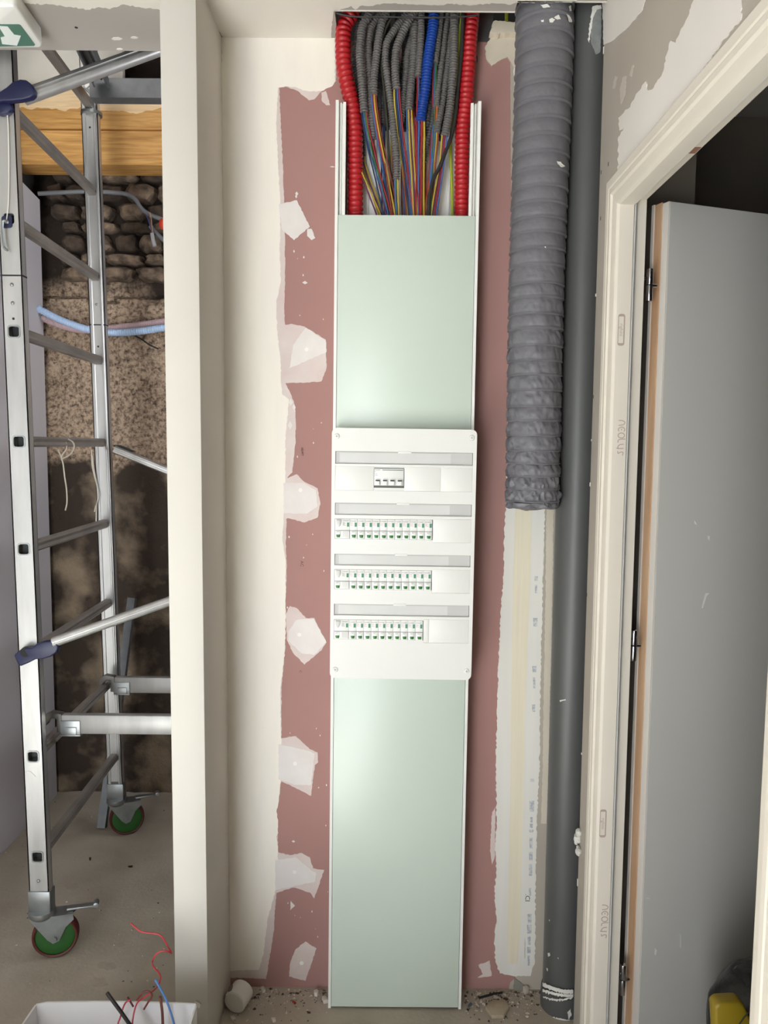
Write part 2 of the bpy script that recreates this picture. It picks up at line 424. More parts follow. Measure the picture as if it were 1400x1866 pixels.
films = [
 [(515, 594), (520, 592), (531, 590), (555, 595), (594, 619), (595, 672), (586, 695), (560, 697), (512, 698)],
 [(518, 874), (529, 869), (541, 864), (555, 878), (579, 890), (584, 919), (579, 943), (555, 952), (525, 944), (516, 948)],
 [(521, 1118), (529, 1104), (541, 1108), (558, 1126), (573, 1126), (595, 1171), (586, 1185), (555, 1211), (534, 1189), (523, 1166)],
 [(511, 1345), (539, 1341), (565, 1365), (579, 1371), (580, 1389), (574, 1394), (567, 1450), (538, 1435), (509, 1421)],
 [(505, 1552), (529, 1558), (550, 1554), (565, 1562), (571, 1582), (591, 1585), (573, 1637), (565, 1626), (535, 1617), (502, 1627)],
 [(557, 1715), (577, 1728), (557, 1787), (527, 1779), (529, 1755), (538, 1731)],
 [(586, 169), (594, 166), (602, 192), (595, 192), (587, 185)]]
knives = [
 [(508, 373), (541, 365), (565, 413), (536, 438), (514, 418)],
 [(560, 418), (568, 417), (575, 434), (568, 438), (560, 430)],
 [(558, 597), (594, 621), (595, 642), (528, 671), (534, 630)],
 [(517, 880), (553, 880), (576, 893), (579, 922), (560, 936), (517, 935)],
 [(526, 1150), (541, 1129), (572, 1127), (595, 1170), (573, 1193), (550, 1190), (526, 1168)],
 [(508, 1356), (562, 1367), (574, 1373), (567, 1430), (538, 1430), (508, 1420)],
 [(502, 1567), (538, 1561), (577, 1591), (574, 1606), (502, 1621)],
 [(529, 1658), (538, 1650), (530, 1641)]]
for i, p in enumerate(films): patch('filler_film', p, B, FILM, wb, T(.0010), amp=.7, seed=20 + i)
for i, p in enumerate(knives): patch('filler_patch', p, B, KNIFE, wb, T(.0016), amp=.7, seed=40 + i)
for i, (x, y) in enumerate([(548, 893), (546, 1156), (538, 1391), (537, 1588), (550, 1754), (559, 637)]):
    patch('filler_spot', [(x + 4 * cos(a * .9), y + 4 * sin(a * .9)) for a in range(7)], B, M('bright_filler', (238, 236, 232), .7), wb, T(.0021), amp=.2, seed=i)
rnd = random.Random(8)
sp = MB()
for i in range(46):
    x, y = rnd.uniform(520, 598), rnd.uniform(340, 1720); r = rnd.uniform(.5, 1.6)
    if any((x - u) ** 2 + (y - v) ** 2 < 55 ** 2 for u, v in [(545, 640), (550, 905), (550, 1160), (540, 1390), (540, 1590), (540, 400)]): continue
    sp.prism([B(x + r * cos(a) * rnd.uniform(.5, 1.2), y + 1.5 * r * sin(a)) for a in (0, 1.2, 2.4, 3.7, 5)], T(.001))
for x, y, w, h in [(541, 353, 3, 4), (540, 358, 2, 4), (533, 424, 8, 2), (536, 458, 1.5, 3), (556, 515, 5, 3), (535, 1533, 3, 2), (606, 304, 5, 1), (530, 733, 4, 7), (536, 742, 3, 6), (529, 775, 4, 8)]:
    sp.prism([B(x - w, y), B(x, y - h), B(x + w, y + .5), B(x, y + h)], T(.001))
part('filler_splashes', sp, KNIFE, wb, kind='stuff')
# right of the panel: filled joint between the pink board and the grey one
patch('grey_board', [(930, 70), (1120, 70), (1075, 1806), (926, 1806), (930, 1790), (940, 1780)], B, TAUPE, wb, T(.0008), amp=.4, seed=60)
patch('joint_coat', [(935, 78), (942, 300), (931, 500), (927, 616), (925, 770), (923, 905), (919, 982), (917, 1060), (914, 1096), (909, 1193), (906, 1289), (904, 1386), (905, 1500), (902, 1545), (905, 1586), (901, 1624), (905, 1669), (901, 1715), (903, 1752), (911, 1773), (936, 1778), (967, 1778), (975, 1752), (976, 1607), (979, 1483), (983, 1400), (985, 1250), (988, 1120), (991, 1000), (994, 905), (1000, 700), (1010, 300), (1016, 70)], B, M('joint_compound_cool', (226, 224, 217), .8, var=.03, scale=8, stretch=(4, 4, .3)), wb, T(.0018), amp=1.3, seed=61)
patch('tape_band', [(940, 900), (970, 900), (966, 1060), (957, 1300), (955, 1400), (951, 1560), (948, 1700), (943, 1755), (926, 1755), (924, 1700), (928, 1560), (931, 1400), (931, 1300), (935, 1060)], B, M('paper_tape', (228, 220, 198), .85, var=.03, scale=20, stretch=(8, 8, .2)), wb, T(.0023), amp=.6, seed=62)
patch('board_strip', [(996, 905), (1009, 905), (1008, 1000), (1004, 1200), (999, 1400), (996, 1500), (986, 1500), (989, 1400), (991, 1250), (994, 1100)], B, M('beige_strip', (205, 196, 180), .85), wb, T(.0022), amp=.8, seed=63)
patch('grey_rag', [(938, 1781), (950, 1790), (958, 1797), (955, 1806), (935, 1805)], B, M('grey_paper', (140, 138, 130), .9), wb, T(.003), amp=.8, seed=64)
patch('cream_filler', [(897, 66), (948, 66), (947, 110), (938, 125), (925, 105), (910, 112), (896, 122), (886, 108), (884, 86)], B, M('cream_filler', (214, 203, 184), .8, var=.05, scale=20), wb, T(.004), amp=1, seed=65)
patch('filler_edge', [(900, 38), (948, 40), (948, 62), (930, 58), (905, 62), (893, 58)], lambda x, y: PY(x, y, 1.925), M('cream_filler', (214, 203, 184)), wb, (0, .02, -.004), amp=1.5, seed=66)
patch('filler_smear', [(872, 1758), (893, 1750), (896, 1778), (870, 1781), (880, 1775)], B, FILM, wb, T(.001), amp=.8, seed=67)
patch('filler_smear', [(897, 1480), (903, 1470), (902, 1560), (897, 1575), (893, 1550)], B, FILM, wb, T(.001), amp=.8, seed=68)
BLUEP = M('faded_blue_print', (168, 174, 182), .85, col2=(205, 206, 204), scale=160, sharp=(.42, .58))
bp = MB(); rnd = random.Random(3)
y = 1050
while y < 1770:
    h = rnd.uniform(4, 22); cx = 977 - (y - 1050) * .0195; w = rnd.uniform(2, 4.5)
    if rnd.random() < .62: bp.prism([B(cx - w, y), B(cx + w, y), B(cx + w * .9, y + h), B(cx - w * .8, y + h)], T(.0024))
    y += h + rnd.uniform(2, 10)
bp.prism([B(956, 1709), B(957.4, 1709), B(957, 1745), B(956, 1745)], T(.0026))
part('faded_print', bp, BLUEP, wb, 'faded blue print showing through the filler', kind='stuff')
INK = M('black_ink', (88, 60, 58), .8); INKK = M('black_ink_dark', (25, 25, 25), .8)
RVERT = (radians(90), radians(90), 0)
for s, x, y, sz, mm in (('AS:AT', 551, 823, .0085, INK), ('AC', 550.5, 1027, .011, INK), ('C', 548, 1223, .009, INK), ('.CI', 961, 1635, .018, INKK)):
    p = B(x, y); p.y -= .0028
    put_text(text_mesh(s, sz, mm), wb, p, RVERT, 'printed_mark')

# ---------------------------------------------------------------- coats on ceiling and right wall
def Cz(px, py): return PZ(px, py, ZC)
CW = M('ceiling_compound', (228, 223, 214), .8, var=.03, scale=5)
patch('ceiling_coat', [(396, 52), (350, -60), (1100, -60), (1050, 3), (945, 4), (930, 8), (900, 5), (860, 9), (820, 6), (800, 9), (760, 8), (730, 6), (700, 5), (680, 10), (660, 9), (648, 17), (640, 10), (630, 14), (618, 18), (608, 20), (603, 72), (409, 70)], Cz, CW, ceil, (0, 0, -.001), amp=1.2, seed=70)
patch('ceiling_coat', [(-60, -30), (310, -30), (300, 18), (270, 14), (250, 12), (225, 7), (200, 16), (180, 12), (160, 17), (130, 12), (100, 8), (60, 6), (0, 4), (-60, 0)], Cz, CW, ceil, (0, 0, -.001), amp=1.4, seed=71)
for i, (x, y, w) in enumerate([(213, 70, 10), (245, 68, 7), (218, 89, 6)]):
    patch('ceiling_spot', [(x + w * cos(a), y + w * .28 * sin(a)) for a in range(6)], Cz, CW, ceil, (0, 0, -.0012), amp=.4, seed=i)
part('ceiling_edge_coat', MB().box(-.121, .287, 1.826, 1.8305, ZC - .001, ZC + .012).box(.2855, .545, 1.784, 1.7885, ZC - .001, ZC + .012), CW, ceil)
p = Cz(139, 50); part('screw_hole', MB().cyl(p, p + Vector((0, 0, -.0008)), .004, 8), BLACK, ceil)
def R(px, py): return PX(px, py, .483)
RW = M('wall_compound', (226, 220, 213), .8, var=.03, scale=4)
tx = (-.0012, 0, 0)
patch('plaster_coat', [(1101, 82), (1118, 74), (1150, 45), (1172, 18), (1185, -30), (1098, -30)], R, RW, wr, tx, amp=.8, seed=80)
patch('plaster_coat', [(1273, -30), (1258, 24), (1243, 52), (1233, 78), (1224, 74), (1216, 100), (1212, 122), (1207, 138), (1190, 163), (1181, 165), (1178, 148), (1160, 172), (1150, 195), (1141, 200), (1128, 215), (1130, 238), (1138, 232), (1128, 250), (1127, 310), (1134, 305), (1200, 228), (1244, 178), (1303, 98), (1330, 60), (1352, 36), (1353, -30)], R, RW, wr, tx, step=5, amp=1.6, seed=81)
for i, q in enumerate([[(1136, 140), (1142, 138), (1139, 175), (1132, 190), (1130, 165)], [(1122, 138), (1126, 140), (1120, 162), (1116, 160)], [(1152, 120), (1156, 118), (1152, 140), (1148, 138)]]):
    patch('plaster_smear', q, R, M('thin_wall_compound', (194, 186, 175), .8), wr, (-.0006, 0, 0), amp=.8, seed=83 + i)
for x, y in ((1109, 299), (1096, 314), (1095, 398), (1082, 723), (1070, 1084), (1058, 1447)):
    p = R(x, y); part('screw_hole', MB().box(.4825, .4835, p.y - .0015, p.y + .0015, p.z - .004, p.z + .004), BLACK, wr)
# torn paper edge along the end of the wall
mb = MB(); rnd = random.Random(4)
z = .02
while z < 2.4:
    h = rnd.uniform(.01, .05)
    if rnd.random() < .09: mb.box(.4815, .4835, 1.798, 1.8 + rnd.uniform(.0005, .003), z, z + h * .4)
    z += h
part('torn_paper', mb, RW, wr, kind='stuff')

# ---------------------------------------------------------------- door: frame, leaf, hinges
# frame profile: (x through the wall, distance outwards from the clear opening)
YF, YN, ZH = 1.622, .93, 1.947
def frame_path(x, d): return [(x, YF + d, 0), (x, YF + d, ZH + d), (x, YN - d, ZH + d), (x, YN - d, 0)]
PROF = [(.484, .066), (.4695, .066), (.4665, .062), (.4665, .046), (.4685, .043), (.4665, .040), (.4665, .030), (.4705, .026), (.4715, .012), (.4735, .005), (.479, .001), (.487, 0), (.5080, 0), (.5080, .030), (.5175, .030), (.5175, .016), (.5385, .016), (.5385, .066)]
dr = thing('door_frame', (.5, YF, 0), None, None)
dr.name = 'door_1'; BASE['door_1'] = Vector((.5, YF, 0)); dr['kind'] = 'structure'
pth = [frame_path(x, d) for x, d in PROF]
for nm, i in (('jamb', 0), ('head', 1), ('jamb', 2)):
    part(nm, MB().loft([[q[i] for q in pth], [q[i + 1] for q in pth]]), TRIM_W, dr, smooth=22)
SEAL = M('pale_seal', (214, 212, 208), .35, var=.01)
sp_ = [frame_path(x, d) for x, d in ((.5103, .029), (.5103, .005), (.5125, .003), (.5148, .005), (.5148, .029))]
for i in range(3): part('door_seal', MB().loft([[q[i] for q in sp_], [q[i + 1] for q in sp_]]), SEAL, dr, 'pale rubber seal in the frame groove')
p = PX(1265, 280, .53); part('wood_block', MB().box(.523, .537, p.y - .014, p.y + .014, ZH + .0155, ZH + .019), M('red_wood', (150, 104, 84), .8), dr, 'small brown wooden block in the frame head')
# printed marks on the jamb
STAMP = M('faint_brown_stamp', (176, 157, 148), .7, var=.02)
def stamp_neolys(x0, y0, y1):
    p0, p1 = PY(x0, y0, YF), PY(x0 - (y1 - y0) * .055, y1, YF)
    h = p0.z - p1.z; sz = h / 6.2; mb = MB()
    def stroke(pts, z0):
        # letters lie on their side: run downwards, tops to the right
        q = [Vector((.4905 + v * .0135, YF - .0002, z0 - u * sz)) for u, v in pts]
        q = curve_pts(q, .0008) if len(q) > 2 else q
        for a, b in zip(q, q[1:]):
            d = (b - a).normalized(); s = Vector((d.z, 0, -d.x)) * .0009
            mb.prism([a - s, a + s, b + s, b - s], (0, -.0002, 0))
    z = p0.z
    stroke([(0, 0), (.05, .6), (.35, 1), (.7, .75), (.85, 0)], z)                      # n
    z -= sz * 1.05; stroke([(.8, .9), (.4, 1), (.05, .55), (.35, .02), (.75, .1)], z); stroke([(.3, .5), (.6, .5)], z)      # e
    z -= sz * 1.0; stroke([(.45 + .42 * cos(a * .5236), .5 + .5 * sin(a * .5236)) for a in range(13)], z)                 # o
    z -= sz * 1.05; stroke([(0, 1.15), (.02, .5), (.2, .05), (.6, 0)], z)                # l
    z -= sz * .85; stroke([(0, .9), (.05, .4), (.35, .05), (.7, .05)], z); stroke([(.7, .9), (.7, .05)], z); stroke([(.7, .3), (.72, 0), (.6, -.2)], z)   # y
    z -= sz * 1.05; stroke([(.85, .8), (.3, .85), (.3, .4), (.5, .1), (.1, 0)], z)      # s
    part('stamped_word', mb, STAMP, dr)
stamp_neolys(1127, 766, 834); stamp_neolys(1093, 1649, 1713)
def stamp_oval(xc, y0, y1):
    p0, p1 = PY(xc, y0, YF), PY(xc - 1.5, y1, YF); h = p0.z - p1.z; zc = (p0.z + p1.z) / 2; x = p0.x; y = YF - .0002
    o = rrect(x, zc, .0145, h, .005); i_ = rrect(x - .0006, zc, .0105, h * .84, .001)
    part('stamped_badge', MB().fill([[(a, y, b) for a, b in o], [(a, y, b) for a, b in i_]], (0, -.0002, 0)), STAMP, dr)
    put_text(text_mesh('righini', .0105, STAMP), dr, (x, y - .0003, zc), RVERT, 'stamped_word')
stamp_oval(1133.5, 572, 630); stamp_oval(1100, 1475, 1526)
# leaf: opens away to the right; local axes u along the leaf, w through its thickness
A = PY(1216, 540, 1.66); A.z = 0
u = Vector((cos(radians(18.5)), sin(radians(18.5)), 0)); w = Vector((-u.y, u.x, 0))
ZL = 1.966
LEAF = M('grey_primed_leaf', (186, 184, 179), .6, var=.02, scale=2)
LEAFE = M('leaf_edge_paint', (222, 216, 208), .6, var=.02)
LEAFW = M('pine_edge', (216, 182, 148), .7, col2=(194, 152, 116), scale=7, stretch=(6, 6, .5))
lf = thing('leaf', A, None, None); lf.parent = dr; lf.location = A - BASE['door_1']; BASE[lf.name] = A
def slab(w0, w1, u0, u1, z0, z1): return MB().obox(A + u * ((u0 + u1) / 2) + w * ((w0 + w1) / 2) + Vector((0, 0, (z0 + z1) / 2)), u * ((u1 - u0) / 2), w * ((w1 - w0) / 2), (0, 0, (z1 - z0) / 2))
part('face_panel', slab(0, .020, 0, .70, .012, ZL), LEAF, lf, bevel=.001)
part('edge_strip', slab(.0005, .0195, -.004, 0, .012, ZL), LEAFE, lf, 'white painted leaf edge')
part('wood_core', slab(.020, .042, -.006, .70, .012, ZL + .003), LEAFW, lf, 'bare pine edge of the leaf')
part('back_panel', slab(.042, .050, -.009, .70, .012, ZL + .004), LEAFE, lf)
SCR = M('white_scratch', (226, 226, 224), .7)
def leaf_pt(px, py):
    d = ray(px, py); n = -w; t = (A - CAM_P).dot(n) / d.dot(n); return CAM_P + d * t
for q in ([(1265, 948), (1268, 952), (1270, 957), (1266, 954)], [(1290, 976), (1294, 977), (1293, 985), (1290, 981)], [(1286, 1081), (1293, 1081), (1288, 1086), (1281, 1108), (1279, 1108), (1284, 1088)], [(1240, 1702), (1241, 1702), (1241.5, 1726), (1239.5, 1727)], [(1194, 1727), (1197, 1732), (1195, 1741), (1193, 1739)], [(1178, 1635), (1184, 1635.5), (1184, 1637), (1178, 1637)]):
    part('scratch', MB().prism([leaf_pt(*k) - w * .0002 for k in q], w * -.0005), SCR, lf)
CHR = M('chrome', (200, 200, 205), .2, 1.0, var=.02)
for x, y0, y1 in ((1184, 490, 549), (1155, 1148, 1204), (1135, 1757, 1812)):
    c = PY(x, (y0 + y1) / 2, 1.655); a = PY(x, y0, 1.655); b_ = PY(x, y1, 1.655)
    mb = MB(); h = a.z - b_.z
    mb.cyl((c.x, 1.655, b_.z), (c.x, 1.655, b_.z + h * .49), .007, 16); mb.cyl((c.x, 1.655, b_.z + h * .51), (c.x, 1.655, a.z), .007, 16)
    mb.cyl((c.x + .004, 1.655, c.z - .001), (c.x + .016, 1.658, c.z - .001), .0035, 10); mb.cyl((c.x - .004, 1.655, c.z + h * .2), (c.x - .022, 1.652, c.z + h * .2), .0035, 8)
    part('hinge', mb, CHR, dr, 'chrome barrel hinge', bevel=.0012)

# ---------------------------------------------------------------- exit sign on the ceiling
def Cs(px, py, z): return PZ(px, py, z)
zs = 2.392
pts = [(-60, 88), (73, 88), (76, 86), (77, 80), (32, 16), (24, 11), (-60, 11)]
es = thing('exit_sign', (-.95, 1.9, ZC), 'white exit sign box on the ceiling with a white arrow on green', 'sign')
lo = [Cs(x, y, zs) for x, y in pts]; cx = sum((p.x for p in lo)) / len(lo); cy = sum((p.y for p in lo)) / len(lo)
hi = [Vector((cx + (p.x - cx) * .96, cy + (p.y - cy) * .96, ZC)) for p in lo]
part('housing', MB().loft([lo, hi]), WPLAST, es, bevel=.006, seg=3)
GRN = M('sign_green', (84, 126, 108), .3, var=.02)
part('sign_panel', MB().prism([Cs(x, y, zs - .0002) for x, y in [(-60, 86), (62, 83), (64, 81), (38, 46), (34, 44), (-60, 44)]], (0, 0, -.001)), GRN, es)
WSIGN = M('sign_white', (238, 244, 240), .4, var=.01)
part('arrow', MB().prism([Cs(x, y, zs - .0014) for x, y in [(-3, 47), (9, 66), (1, 68), (4, 80), (31, 83), (38, 65), (26, 63), (14, 48)]], (0, 0, -.0006)), WSIGN, es, 'white arrow')
part('pictogram', MB().prism([Cs(x, y, zs - .0014) for x, y in [(-45, 46), (-8, 46), (-8, 82), (-45, 82)]], (0, 0, -.0006)), WSIGN, es)

# ---------------------------------------------------------------- scaffold tower
BLUE = M('dark_blue_plastic', (25, 29, 68), .45, var=.04)
RUNGZ = [.302 + .288 * k for k in range(9)]
sc = thing('scaffold_tower', (-.957, 2.06, 0), 'rolling aluminium scaffold tower with blue brace hooks and green wheels', 'scaffold')
def nx(z): return -.957 - .0125 * (z - .24)
def fx(z): return -.985 - .0150 * (z - .26)
def post(name, xf, y0, y1, z0, z1, holes):
    """ladder post; front plate pierced by square rung sockets, ridged sides"""
    hw = .0275
    def q(dx, z, y): return (xf(z) + dx, y, z)
    loops = [[q(-hw, z0, y0), q(hw, z0, y0), q(hw, z1, y0), q(-hw, z1, y0)]]
    if holes:
        for z in RUNGZ:
            if z0 + .03 < z < z1 - .03: loops.append([q(a, z + b, y0) for a, b in rrect(0, 0, .027, .027, .006, 3)])
    mb = MB().fill(loops, (0, .003, 0))
    for s in (-1, 1): mb.loft([[q(s * hw, z, y0), q(s * (hw - .003), z, y0), q(s * (hw - .003), z, y1), q(s * hw, z, y1)] for z in (z0, z1)])
    mb.loft([[q(-hw, z, y1 - .003), q(hw, z, y1 - .003), q(hw, z, y1), q(-hw, z, y1)] for z in (z0, z1)])
    if not holes:
        for s in (-.017, .017): mb.loft([[q(s - .0045, z, y0), q(s - .0025, z, y0 - .0025), q(s + .0025, z, y0 - .0025), q(s + .0045, z, y0)] for z in (z0, z1)])
    return part(name, mb, ALU, sc)
pn = post('post', nx, 2.05, 2.076, .145, 2.92, True)
pf = post('post', fx, 2.735, 2.76, .145, 2.92, False)
for z in RUNGZ:
    x0, x1 = nx(z), fx(z)
    mb = MB(); h = .0145
    sec = [(-h, -h * .6), (-h * .6, -h), (h * .6, -h), (h, -h * .6), (h * .7, 0), (h, h * .6), (h * .6, h), (-h * .6, h), (-h, h * .6), (-h * .7, 0)]
    mb.loft([[(x + a, y, z + b) for a, b in sec] for x, y in ((x0, 2.0735), (x1, 2.7345))])
    part('rung', mb, ALUD, sc)
    if .2 < z < 2.0 and abs(z - .878) > .05:
        o = [(x0 + a, 2.0482, z + b) for a, b in rrect(0, 0, .034, .034, .008, 3)]; i_ = [(x0 + a, 2.0482, z + b) for a, b in rrect(0, 0, .0275, .0275, .006, 3)]
        part('rung_collar', MB().fill([o, i_], (0, .0018, 0)), GALV, sc)
    part('socket_back', MB().box(x0 - .0138, x0 + .0138, 2.0695, 2.0725, z - .0138, z + .0138), BLACK, sc)
# joint sleeves, bands, rivets
for xf, y0, z in ((nx, 2.05, 1.886), (fx, 2.735, 1.865)):
    part('joint_band', MB().box(xf(z) - .0285, xf(z) + .0285, y0 - .001, y0 + .027, z - .002, z + .002), BLACK, sc, 'thin dark joint line round the post')
for xf, y, zz in ((nx, 2.05, (1.862, 1.815, .232, .168)), (fx, 2.735, (1.935,))):
    for z in zz: part('rivet', MB().sphere((xf(z), y - .001, z), .005, 10, (1, .6, 1)), GALV, sc)
for xf, y, zz in ((nx, 2.05, (1.775,)), (fx, 2.735, (1.79, 2.53))):
    for z in zz: part('pin_hole', MB().cyl((xf(z), y - .0006, z), (xf(z), y + .001, z), .0035, 10), BLACK, sc)
# horizontal beams clipped on the second rung, braces with blue hooks
def hbeam(y, z, x0):
    mb = MB()
    prof = [(-.0125, -.028), (.0125, -.028), (.0125, .028), (-.0125, .028)]
    mb.loft([[(x, y + a, z + b) for a, b in prof] for x in (x0 + .03, .60)])
    o = part('ledger_beam', mb, ALU, sc, bevel=.003)
    cl = MB(); cl.box(x0 + .028, x0 + .085, y - .016, y - .0128, z - .030, z + .012); cl.box(x0 + .028, x0 + .085, y - .016, y + .016, z - .034, z - .030)
    cl.box(x0 + .042, x0 + .075, y - .019, y - .016, z - .030, z - .006)
    part('clip', cl, GALV, sc, bevel=.0015)
    hk = MB(); pr = [(.03, -.024), (.03, .03), (-.002, .036), (-.018, .028), (-.024, .012), (-.022, -.004), (-.015, -.004), (-.012, .004), (.0, .018), (.016, .0155), (.0155, -.024)]
    hk.prism([(x0 + a, y - .012, z + b) for a, b in pr], (0, .024, 0)); part('rung_hook', hk, M('cast_alloy', (120, 118, 114), .5, .8), sc, bevel=.001)
hbeam(2.17, .641, -.957); hbeam(2.655, .603, -.975)
def brace(p, q, r, hook, hy, hlab):
    """extruded brace tube with two flutes and its plastic hook"""
    p, q = Vector(p), Vector(q); d = (q - p).normalized(); n = Vector((0, -1, 0)); s = d.cross(n).normalized()
    sec = [(-1, -.5), (-.7, -.9), (-.25, -1), (-.15, -.85), (.15, -.85), (.25, -1), (.7, -.9), (1, -.5), (1, .5), (.7, 1), (-.7, 1), (-1, .5)]
    part('brace', MB().loft([[c + s * (a * r) - n * (b * r) for a, b in sec] for c in (p, q)]), ALU, sc)
    if hook: part('brace_hook', MB().prism([PY(x, y, hy) for x, y in hook], (0, .022, 0)), BLUE, sc, hlab, bevel=.005, seg=3)
e0, e1 = PY(28, 183, 2.075), PY(270, 92, 2.10)
e0 = PY(28, 183, 2.035); e1 = PY(262, 98, 2.16)
brace(e0 + (e1 - e0) * .05, e0 + (e1 - e0) * 3.4, .0175, [(-14, 170), (0, 166), (12, 158), (22, 149), (36, 144), (47, 145), (56, 152), (62, 163), (61, 172), (55, 177), (40, 181), (20, 183), (0, 184), (-14, 184)], 2.016, 'dark blue hook')
part('brace_hook', MB().prism([PY(x, y, 2.03) for x, y in [(-10, 186), (16, 186), (22, 196), (14, 205), (0, 208), (-10, 206)]], (0, .018, 0)), BLUE, sc, 'dark blue hook', bevel=.004)
e0, e1 = PY(98, 1170, 2.03), PY(308, 1096, 2.12)
brace(e0, e0 + (e1 - e0) * 3.2, .013, [(25, 1194), (38, 1183), (58, 1180), (66, 1174), (80, 1169), (95, 1168), (104, 1172), (106, 1181), (103, 1189), (92, 1197), (78, 1201), (64, 1202), (52, 1208), (36, 1215), (30, 1206)], 2.020, 'dark blue hook')
part('hook_pin', MB().cyl(PY(47, 1188, 2.02), PY(47, 1188, 2.05), .014, 14), BLACK, sc)
e0, e1 = PY(209, 819, 2.715), PY(306, 858, 2.72)
brace(e0, e0 + (e1 - e0) * 8.5, .013, None, 0, None)
part('brace_cap', MB().prism([PY(x, y, 2.72) for x, y in [(205, 811), (217, 811), (246, 823), (240, 824), (212, 818)]], (0, .02, 0)), BLACK, sc)
part('hook_plate', MB().prism([PY(x, y, 2.046) for x, y in rrect(12, 404, 19, 22, 5)], (0, .004, 0)), BLUE, sc, 'blue plastic socket plate')
part('hook_handle', MB().tube(curve_pts([PY(*q, 2.032) for q in ((12, 404), (6, 402), (4, 415), (6, 440), (8, 452), (14, 456))], .006), .0035, 8), GALV, sc, 'bent steel rod')
part('hook_screw', MB().sphere(PY(12, 404, 2.042), .006, 8), GALV, sc)
part('cord', MB().tube(curve_pts([PY(*q, 2.044) for q in ((12, 185), (15, 240), (16, 320), (15, 370), (12, 400))], .02), .0016, 6), M('white_cord', (222, 218, 206), .9), sc, 'thin white cord')
part('frame_clip', MB().tube([PY(*q, 2.725) for q in ((150, 158), (157, 162), (168, 175), (168, 194), (173, 203), (173, 178), (159, 160), (166, 154))], .003, 6), GALV, sc)
part('spigot_washer', MB().lathe((fx(2.58), 2.755, 2.575), (0, 0, 1), [(.02, 0), (.036, .002), (.036, .012), (.02, .014)], 20), GALV, sc)
part('paint_smear', MB().prism([PY(x, y, 2.05) for x, y in [(49, 1405), (55, 1405), (63, 1412), (65, 1415), (57, 1413), (50, 1408)]], (0, -.0008, 0)), KNIFE, sc)
def caster(xf, yc, px, yaw, lab):
    """swivel wheel under a post: sleeve, bell, fork, brake lever, wheel with tyre"""
    x = xf(.12); yw = yc
    part('foot_sleeve', MB().box(x - .031, x + .031, yc - .018, yc + .018, .142, .202), GALV, sc, bevel=.003)
    part('swivel_bell', MB().lathe((x, yc, .142), (0, 0, -1), [(.024, -.002), (.036, 0), (.037, .012), (.033, .018), (.026, .024)], 28), GALV, sc)
    d = Vector((cos(yaw), sin(yaw), 0)); n = Vector((-d.y, d.x, 0)); C = Vector((x, yc, .0625)) + d * .034
    wheel = part('wheel', MB().lathe(C - n * .015, n, [(.010, .002), (.030, .003), (.047, .001), (.054, .004), (.054, .026), (.047, .029), (.030, .027), (.010, .028)], 40), M('green_wheel', (34, 88, 28), .5, var=.06), sc, 'green plastic wheel with dark red tyre')
    part('tyre', MB().lathe(C - n * .018, n, [(.0535, .003), (.058, .001), (.0615, .005), (.0625, .012), (.0625, .024), (.0615, .031), (.058, .035), (.0535, .033), (.0535, .003)], 48, False), M('maroon_tyre', (88, 36, 30), .6, var=.06), wheel)
    for s in (-1, 1):
        o = C + n * (.021 * s)
        poly = [(-.062, .062), (.050, .064), (.052, .050), (.030, .030), (.020, .008), (.012, -.008), (-.004, -.014), (-.018, -.002), (-.045, .036)]
        part('fork_plate', MB().prism([o + d * a + Vector((0, 0, b)) for a, b in poly], n * (.003 * s)), GALV, sc)
    part('fork_top', MB().obox(C + Vector((0, 0, .064)) - d * .006, d * .056, n * .024, (0, 0, .0025)), GALV, sc)
    part('axle_nut', MB().cyl(C - n * .03, C - n * .022, .007, 6), GALV, sc)
    bl = MB(); bl.obox(C + d * .072 + Vector((0, 0, .072)), d * .040, n * .010, (0, 0, .003)); bl.cyl(C + d * .110 - n * .012 + Vector((0, 0, .075)), C + d * .110 + n * .012 + Vector((0, 0, .075)), .008, 12)
    part('brake_lever', bl, GALV, sc, bevel=.001)
caster(nx, 2.063, 0, radians(14), None); caster(fx, 2.748, 0, radians(20), None)
part('sleeve_label', MB().box(fx(.2) - .014, fx(.2) + .014, 2.7335, 2.7345, .16, .21), M('grey_label', (92, 94, 92), .6), sc)
STR = M('white_string', (214, 206, 192), .9)
def string(lab, paths, base, y):
    t = thing('string', PY(*base, y), lab, 'string')
    for pth_ in paths: part('strand', MB().tube(curve_pts([PY(a, b_, y + (c_[0] if c_ else 0)) for a, b_, *c_ in pth_], .008), .0022, 6), STR, t)
string('loose white string looped over the scaffold rung with a frayed end', [[(122, 802, .05), (113, 800), (120, 806), (121, 818), (112, 832), (115, 845), (118, 870), (121, 890), (122, 915), (119, 930)], [(124, 800), (133, 806), (135, 815), (128, 828), (114, 836)], [(106, 820), (112, 834)]], (120, 806), 2.36)
string('thin white string knotted round the rear scaffold post at the rung', [[(183, 802), (190, 815), (192, 820)], [(167, 820), (168, 848), (174, 875), (178, 890), (180, 905), (175, 920), (172, 933)], [(168, 830), (172, 860), (177, 885)], [(176, 915), (175, 952)]], (170, 815), 2.722)

